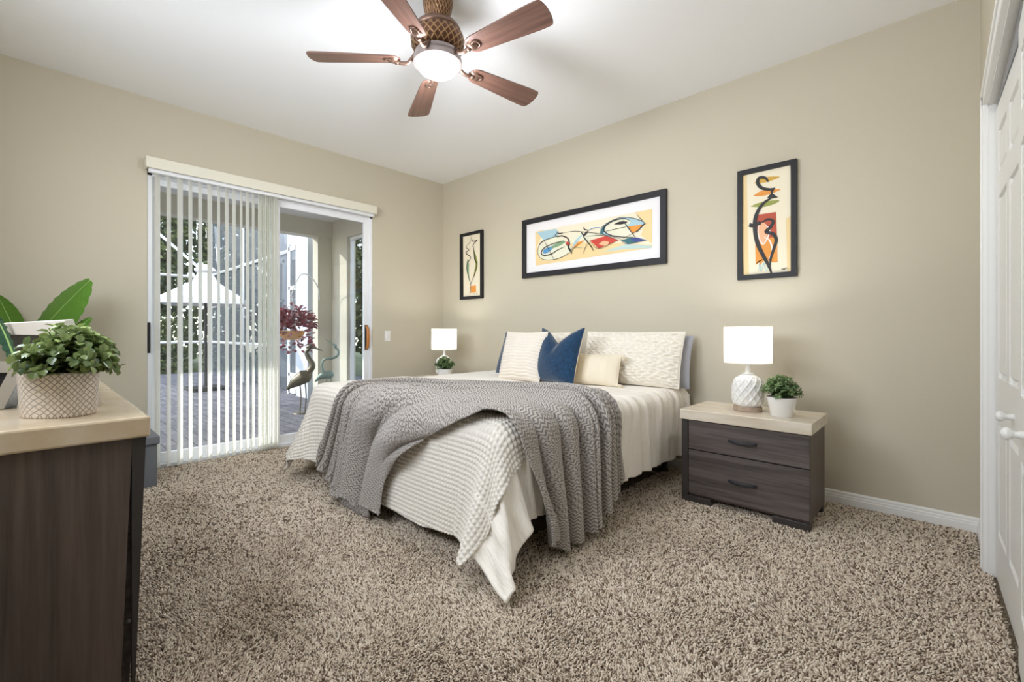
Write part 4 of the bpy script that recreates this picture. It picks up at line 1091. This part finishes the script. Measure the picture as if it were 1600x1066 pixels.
tp, plc = pillow('pillow', 'small cream cushion with corner tassels, right of the dark blue velvet pillow', M['creampillow'], (2.565, -.50, TB), radians(6), radians(18), .38, .25, .12, .04, 60, disp=stch, seed=12)
for (sx, zz) in ((1, .235), (1, .012), (-1, .235), (-1, .012)):
    c_ = plc(np.array(sx * .19), np.array(0.0), np.array(zz)); dirv = plc(np.array(sx * .24), np.array(-.02), np.array(zz - .01)) - c_
    mb = MB(); dirv /= np.linalg.norm(dirv)
    e1 = np.cross(dirv, [0, 0, 1.0]); e1 /= np.linalg.norm(e1); e2 = np.cross(dirv, e1); e2 = -e2 if e2[2] > 0 else e2
    for k in range(26):
        a = k * 2.399; q = math.sqrt(k / 26)
        o_ = (cos(a) * e1 + sin(a) * e2) * q
        mb.tube([c_, c_ + dirv * .012 + o_ * .008, c_ + dirv * .03 + o_ * .017 + e2 * .008, c_ + dirv * .042 + o_ * .021 + e2 * .022], .0024, 4)
    mb.build('tassel', M['creampillow'], tp, 60)

# cable on the carpet under the head of the bed
cb = MB().tube(bez([(2.35, -.33, .012), (2.7, -.24, .010), (2.92, -.225, .010), (3.13, -.233, .010), (3.26, -.19, .010), (3.30, -.06, .010)], 10), .005, 8)
tag(cb.build('power_cord', M['cord'], None, 180), 'pale power cord lying on the carpet under the bed head by the nightstand', 'cord')

# ================================================================== outside the glass door
struct('terrace', MB().box((-10.6, -9.0, -.12), (-.155, 2.2, -.05)), M['pavers'])
struct('lawn', MB().box((-24, -16, -.20), (-10.61, 12, -.10)).box((-10.6, 2.21, -.20), (-.155, 8, -.10)), M['ground'])
LC = 2.955
struct('lanai_ceiling', MB().box((-3.2, -7.0, LC), (-.155, .20, LC + .1)), M['lanaiceil'])
struct('lanai_beam', MB().box((-3.2, -7.0, 2.68), (-2.98, .20, LC)), M['lanai'])
lc = MB().box((-3.2, -.27, -.05), (-3.0, .12, 2.68)).box((-3.0, -.03, -.05), (-2.47, .12, LC)).box((-2.47, -.03, 2.63), (-.155, .12, LC)).box((-.60, -.03, -.05), (-.155, .12, 2.63))
struct('lanai_wall', lc, M['lanai'])
sf = thing('window_2', None, None, (-1.5, .05, 0)); sf['kind'] = 'structure'
MB().box((-2.468, .02, -.05), (-2.42, .07, 2.628)).box((-.65, .02, -.05), (-.602, .07, 2.628)).box((-2.42, .02, 2.58), (-.65, .07, 2.628)).box((-2.42, .02, -.05), (-.65, .07, .0)).box((-1.56, .02, 0), (-1.51, .07, 2.58)).build('screen_frame', M['alu'], sf)
struct('wall_outside', MB().box((-.16, .121, -.12), (-.02, 2.2, 3.2)).box((-.16, -9, -.12), (-.151, -4.17, 3.2)), M['lanai'])

# screen enclosure: side run with a door, and the far run
sc = thing('screen_enclosure', 'white aluminium screen enclosure with chair rails, door and diagonal braces around the terrace', 'screen enclosure', (-6.5, -.3, -.05))
def post(x, y, z0, z1, s_=.05, name='post'): return MB().box((x - s_ / 2, y - s_ / 2, z0), (x + s_ / 2, y + s_ / 2, z1)).build(name, M['alu'], sc)
YS = -.25
for x in (-4.28, -5.6, -7.0, -9.65): post(x, YS, -.05, 4.1)
def bar(a, b, s_=.05, name='rail'): return MB().tube([a, b], s_ * .62, 4).build(name, M['alu'], sc)
for z in (.82, 2.60, 4.03): bar((-4.28, YS, z), (-9.65, YS, z))
bar((-3.82, YS, 2.72), (-4.28, YS, 2.72)); 
for y in (-2.0, -3.9, -6.0): post(-9.65, y, -.05, 4.1)
for z in (.82, 2.53, 4.03): bar((-9.65, YS, z), (-9.65, -8.0, z))
bar((-9.65, -1.45, 3.62), (-9.65, -.28, 2.56), .055, 'brace'); bar((-9.65, -.15, 3.9), (-8.9, YS, 2.62), .05, 'brace')
MB().box((-9.6, YS + .03, .0), (-4.32, YS + .034, 4.0)).build('screen', M['screen'], sc)
# screen door beside the house corner
sdr = MB(); dx0, dx1 = -4.25, -3.835
for q in ((dx0, dx0 + .07, -.03, 2.66), (dx1 - .07, dx1, -.03, 2.66), (dx0, dx1, 2.58, 2.66), (dx0, dx1, 1.86, 1.93), (dx0, dx1, .95, 1.02), (dx0, dx1, -.03, .06), (dx0, dx1, .28, .34)):
    sdr.box((q[0], YS - .03, q[2]), (q[1], YS + .01, q[3]))
sd_o = sdr.build('door', M['alu'], sc)
MB().box((dx0 + .07, YS - .02, .05), (dx1 - .07, YS - .005, .30)).build('kick_plate', M['alu'], sd_o)
MB().box((dx0 + .07, YS - .012, .33), (dx1 - .07, YS - .006, 2.6)).build('screen', M['screen'], sd_o)
# neighbouring wing of the house behind the screen
hw = thing('house_wing', 'pale blue rendered wing of the house standing behind the screen enclosure', 'house', (-6, .9, -.05))
MB().box((-3.82, -.30, -.05), (-3.34, .25, 3.6)).build('pilaster', M['greyroof'], hw)
MB().box((-8.6, .85, -.05), (-5.0, 1.1, 3.9)).build('wall', M['greyroof'], hw)
for x in (-8.4, -7.2, -6.0):
    wq = MB().box((x, .82, .9), (x + .06, .86, 2.9)).box((x + .8, .82, .9), (x + .86, .86, 2.9)).box((x, .82, 2.84), (x + .86, .86, 2.9)).box((x, .82, .9), (x + .86, .86, .96)).box((x, .82, 1.85), (x + .86, .86, 1.9)).build('window', M['alu'], hw)
    MB().box((x + .05, .835, .95), (x + .81, .848, 2.85)).build('pane', M['ottoman'], wq)

# big square parasol
ub = thing('patio_umbrella', 'large white square canopy umbrella standing on the terrace, seen through the blinds', 'umbrella', (-5.95, -1.20, -.05))
uc = np.array([-5.95, -1.20, 0]); zt, ze, hw_ = 2.30, 1.73, .92
def ring(rf, z, sag=0): return [uc + np.array([cos(a) * hw_ * rf * (1 if k % 2 == 0 else .74), sin(a) * hw_ * rf * (1 if k % 2 == 0 else .74), z]) for k, a in enumerate(np.linspace(radians(118), radians(118 + 360), 9))]
rows = [ring(.16, 2.27)] + [ring(f, 2.25 - .52 * f ** .9 - 0) for f in (.3, .5, .75, 1.0)] + [ring(1.005, 1.62)]
MB().grid(np.array(rows)).build('canopy', M['canvas'], ub)
rows = [ring(.01, 2.42), ring(.12, 2.38), ring(.26, 2.31), ring(.265, 2.27)]
MB().grid(np.array(rows)).build('top_vent', M['canvas'], ub)
MB().tube([uc + np.array([0, 0, -.05]), uc + np.array([0, 0, 2.4])], .025, 10).build('pole', M['dark'], ub)
rb = MB()
for k in range(8): rb.tube([uc + np.array([0, 0, 2.2]), ring(.98, 1.715)[k]], .010, 5)
rb.build('ribs', M['dark'], ub)
MB().box(uc + np.array([-.3, -.3, -.05]), uc + np.array([.3, .3, .02]), .02).build('base', M['dark'], ub)

# statues, hanging basket
def blob(pts, rad, n=10): return MB().tube(bez(pts, 6), np.interp(np.linspace(0, 1, (len(pts) - 1) * 6 + 1), np.linspace(0, 1, len(rad)), rad), n)
def heron(root, c, s, mat, face=1, crouch=0):
    c = np.array(c); f = np.array([RT[0], RT[1], 0]) * face; u = Zu
    p = lambda a, b, w_=0: c + (f * a + u * b + FW * w_) * s
    b1 = blob([p(-.26, .40), p(-.12, .52), p(.04, .62), p(.12, .70)], [.012, .075, .10, .04], 12)
    b1.tube(bez([p(.10, .68), p(.17, .80), p(.10, .93), p(.07, 1.02), p(.13, 1.10)], 6), np.linspace(.045, .022, 25) * s / s, 10)
    b1.build('body', mat, root, 180)
    hd = blob([p(.07, 1.10), p(.13, 1.12), p(.19, 1.10), p(.34, 1.04)], [.02, .032, .018, .003], 8); hd.build('head', mat, root, 180)
    for q in (-.03, .03):
        MB().tube([p(.0 + q, .55, q), p(.02 + q, .28, q), p(.0 + q, .01, q)], .009, 6).build('leg', mat, root)
    MB().lathe([(0, .0), (.12, 0), (.11, .015), (0, .02)][::-1], tuple(c), 20, cap=False).build('base', mat, root)
hc = np.array([-1.98, -.93, -.05])
h1 = thing('heron_statue', 'tall weathered bronze heron statue on the terrace outside the open half of the door', 'statue', hc)
heron(h1, hc, .84, M['bronze'])
h2c = np.array([-1.85, -.48, -.05]) - RT * .13
h2 = thing('bird_statue', 'green metal wading bird with curved neck on the lanai by the side wall', 'statue', h2c)
q = lambda a, b: h2c + RT * a + Zu * b
blob([q(-.20, .42), q(-.10, .50), q(.02, .52), q(.06, .50)], [.01, .05, .06, .03]).build('body', M['verdigris'], h2, 180)
MB().tube(bez([q(-.06, .52), q(-.10, .66), q(-.06, .74), q(.06, .76), q(.13, .80), q(.14, .87), q(.09, .92)], 6), np.linspace(.022, .014, 37), 8).build('neck', M['verdigris'], h2, 180)
blob([q(.07, .93), q(.10, .94), q(.04, .97), q(-.06, 1.05)], [.016, .02, .012, .002], 8).build('head', M['verdigris'], h2, 180)
for k in (-.03, .03): MB().tube([q(k, .48), q(k * 1.2, .0)], .008, 6).build('leg', M['verdigris'], h2)
bk_c = at(456, 520, 6.75)
bk = thing('hanging_basket', 'terracotta basket of dark red foliage hanging outside the open half of the door', 'hanging plant', bk_c)
bq = bk_c + np.array([0, 0, -.09])
MB().lathe([(0, 0), (.10, .01), (.16, .07), (.18, .14), (.17, .14), (.14, .11), (0, .11)][::-1], tuple(bq - np.array([0, 0, .02])), 28, cap=False).build('pot', M['terracotta'], bk, 50)
ft = MB(); tt = []; r_ = np.random.default_rng(21)
for k in range(760):
    a = r_.uniform(0, 2 * pi); q_ = r_.uniform(0, 1) ** .5; hgt_ = r_.uniform(.1, .42) * (1 - .5 * q_) if k % 4 else r_.uniform(-.30, .1)
    rad = .30 * q_ if k % 4 else .16 + .12 * q_
    p_ = bq + np.array([rad * cos(a), rad * sin(a), .12 + hgt_])
    leaf6(ft, tt, p_, np.array([cos(a), sin(a), r_.normal(0, .5)]), np.array([r_.normal(0, .4), r_.normal(0, .4), 1]), .085, .045, r_.uniform(0, 1))
ft.build('foliage', M['redleaf'], bk, 180, tt)
hk = MB()
for k in range(3):
    a = k * 2.09; hk.tube([bq + np.array([.17 * cos(a), .17 * sin(a), .12]), bq + np.array([0, 0, .62])], .004, 4)
top = bq + np.array([0, 0, .62])
hk.tube(bez([(-3.0, -.245, 1.62), (-2.93, -.30, 1.82), (-2.78, -.48, 1.97), (-2.62, -.70, 1.97), top + np.array([.0, .0, .06]), top], 6), .009, 6)
hk.build('hanger', M['alu'], bk)

# trees beyond the enclosure
def tree(x, y, hh, rx, seed, label, dens=2600, crown0=.25):
    r = np.random.default_rng(seed); c = np.array([x, y, -.10])
    t = thing('tree', label, 'tree', c, 'trees beyond the terrace')
    MB().tube(bez([c, c + np.array([.1, .05, hh * .3]), c + np.array([-.05, .1, hh * .75])], 6), np.linspace(.14, .05, 13), 8).build('trunk', M['trunk'], t, 180)
    mb = MB(); tint = []
    for k in range(dens):
        u = r.normal(0, 1, 3); u /= np.linalg.norm(u); q = r.uniform(.45, 1) ** .6
        p = c + np.array([0, 0, hh * (crown0 + 1) / 2]) + u * q * np.array([rx, rx, hh * (1 - crown0) / 2])
        s = r.uniform(.13, .24)
        leaf6(mb, tint, p, u + r.normal(0, .7, 3), u + r.normal(0, .5, 3) + np.array([0, 0, .5]), s, s * .6, r.uniform(0, 1))
    mb.build('crown', M['treeleaf'], t, 180, tint)
kinds = ['dark leafy tree beyond the far screen, seen through the blinds left of the umbrella',
         'dark leafy tree beyond the far screen wall, directly behind the umbrella', 'dark leafy tree behind the house wing',
         'dense leafy tree outside the side opening of the lanai']
tree(-13.2, -5.2, 6.4, .85, 31, 'outermost dark leafy tree at the left edge of the glass door'); tree(-13.0, -3.1, 7.0, .85, 32, kinds[0])
tree(-13.1, -1.0, 6.8, .85, 33, kinds[1]); tree(-13.0, 1.1, 6.6, .85, 36, 'dark leafy tree beyond the far screen wall, right of the umbrella pole'); tree(-13.0, 3.3, 7.0, .85, 34, kinds[2])
tree(-4.9, 2.5, 4.8, 1.2, 35, kinds[3], 4200, .0)
hd = MB(); ht = []; r_ = np.random.default_rng(77)
for k in range(9000):
    p_ = np.array([-16.4 + r_.normal(0, .35), r_.uniform(-9, 7), -.1 + 6.6 * r_.uniform(0, 1) ** .8]); s_ = r_.uniform(.22, .4)
    leaf6(hd, ht, p_, r_.normal(0, 1, 3), np.array([1.0, 0, .4]) + r_.normal(0, .5, 3), s_, s_ * .6, r_.uniform(0, .7))
tag(hd.build('hedge', M['treeleaf'], None, 180, ht), 'tall dense dark hedge closing the garden far behind the screen enclosure', 'hedge', None, 'stuff')
# low shrubs along the terrace edge
for k, (x, y, hgt_) in enumerate(((-11.2, -3.6, 1.5), (-11.3, -2.3, 1.9), (-11.2, -.9, 1.7), (-11.3, .5, 2.0))):
    r = np.random.default_rng(60 + k); c = np.array([x, y, -.1])
    t = thing('shrub', ['low leafy shrub at the left end of the bed beyond the far screen', 'second low shrub from the left beyond the far screen', 'third low shrub from the left beyond the far screen', 'low leafy shrub beyond the far screen, behind the umbrella pole'][k], 'shrub', c, 'shrubs along the terrace edge')
    mb = MB(); tint = []
    for i in range(900):
        u = r.normal(0, 1, 3); u /= np.linalg.norm(u); u[2] = abs(u[2]); q = r.uniform(.4, 1)
        s = r.uniform(.10, .17); leaf6(mb, tint, c + u * q * np.array([.52, .52, hgt_]), u + r.normal(0, .7, 3), u + np.array([0, 0, .6]), s, s * .55, r.uniform(.1, 1))
    mb.build('foliage', M['treeleaf'], t, 180, tint)

# ================================================================== carpet pile: short twisted tufts, over what can be seen of the floor
def tufts():
    r = np.random.default_rng(99); pts = []
    for (x0, x1, y0, y1, sp) in ((.02, 4.712, -1.0, -.02, .0078), (.02, 2.0, -3.3, -1.0, .0085), (2.0, 4.722, -2.1, -1.0, .0066), (2.0, 4.722, -3.32, -2.1, .0058)):
        xs = np.arange(x0, x1, sp); ys = np.arange(y0, y1, sp); X_, Y_ = np.meshgrid(xs, ys)
        q = np.stack([X_.ravel(), Y_.ravel(), np.full(X_.size, sp)], 1); q[:, :2] += r.uniform(-.5, .5, (len(q), 2)) * sp
        pts.append(q)
    q = np.vstack(pts)
    rel = q[:, :2] - CAM[:2]; dep = rel @ FW[:2]; lat = rel @ RT[:2]
    vis = (dep > .8) & (np.abs(lat) < dep * 1.22) & (1.1 / np.maximum(dep, .1) * F + 518 < 1120)
    under = (q[:, 0] > 1.35) & (q[:, 0] < 2.95) & (q[:, 1] > -1.85)
    under |= (q[:, 0] > 4.678) & (q[:, 1] > -.575)
    q = q[vis & ~under]; n = len(q)
    hgt_ = r.uniform(.006, .014, n); rad = q[:, 2] * r.uniform(.50, .78, n)
    lean = r.normal(0, .0055, (n, 2)) + np.array([.001, -.002]); ph = r.uniform(0, 2 * pi, n)
    for k in range(9):      # the nap lies in broad brushed patches
        a, f_ = r.uniform(0, 6.3), r.uniform(3, 14); lean += .0016 * np.sin(f_ * (q[:, 0] * cos(a) + q[:, 1] * sin(a)) + r.uniform(0, 6.3))[:, None] * np.array([cos(k * 1.3), sin(k * 1.3)])
    V = np.zeros((n, 7, 3)); 
    for k in range(3):
        a = ph + 2 * pi * k / 3
        V[:, k, 0] = q[:, 0] + rad * np.cos(a); V[:, k, 1] = q[:, 1] + rad * np.sin(a); V[:, k, 2] = .0005
        a2 = a + 1.0
        V[:, 3 + k, 0] = q[:, 0] + lean[:, 0] * .7 + rad * .72 * np.cos(a2); V[:, 3 + k, 1] = q[:, 1] + lean[:, 1] * .7 + rad * .72 * np.sin(a2); V[:, 3 + k, 2] = hgt_ * .75
    V[:, 6, 0] = q[:, 0] + lean[:, 0]; V[:, 6, 1] = q[:, 1] + lean[:, 1]; V[:, 6, 2] = hgt_
    V[:, :, 1] = np.clip(V[:, :, 1], -4, -.016)
    tri = []
    for k in range(3):
        j = (k + 1) % 3; tri += [(k, j, 3 + k), (j, 3 + j, 3 + k), (3 + k, 3 + j, 6)]
    T = (np.arange(n)[:, None, None] * 7 + np.array(tri)[None]).reshape(-1, 3)
    me = bpy.data.meshes.new('carpet_pile'); me.vertices.add(n * 7); me.vertices.foreach_set('co', V.ravel())
    me.loops.add(len(T) * 3); me.loops.foreach_set('vertex_index', T.ravel().astype(np.int32))
    me.polygons.add(len(T)); me.polygons.foreach_set('loop_start', np.arange(0, len(T) * 3, 3, dtype=np.int32)); 
    me.polygons.foreach_set('use_smooth', np.ones(len(T), bool))
    me.update(calc_edges=True)
    base = np.clip(r.beta(2.2, 1.25, n), 0, 1)
    dark = r.uniform(0, 1, n) < .14; base[dark] = r.uniform(0, .22, dark.sum())
    a = me.attributes.new('tint', 'FLOAT', 'POINT'); a.data.foreach_set('value', np.repeat(base, 7).astype(np.float32))
    me.materials.append(M['pile']); o = bpy.data.objects.new('carpet_pile', me); COL.objects.link(o)
    tag(o, 'flecked beige and brown cut pile carpet covering the bedroom floor', 'carpet', None, 'stuff')
tufts()
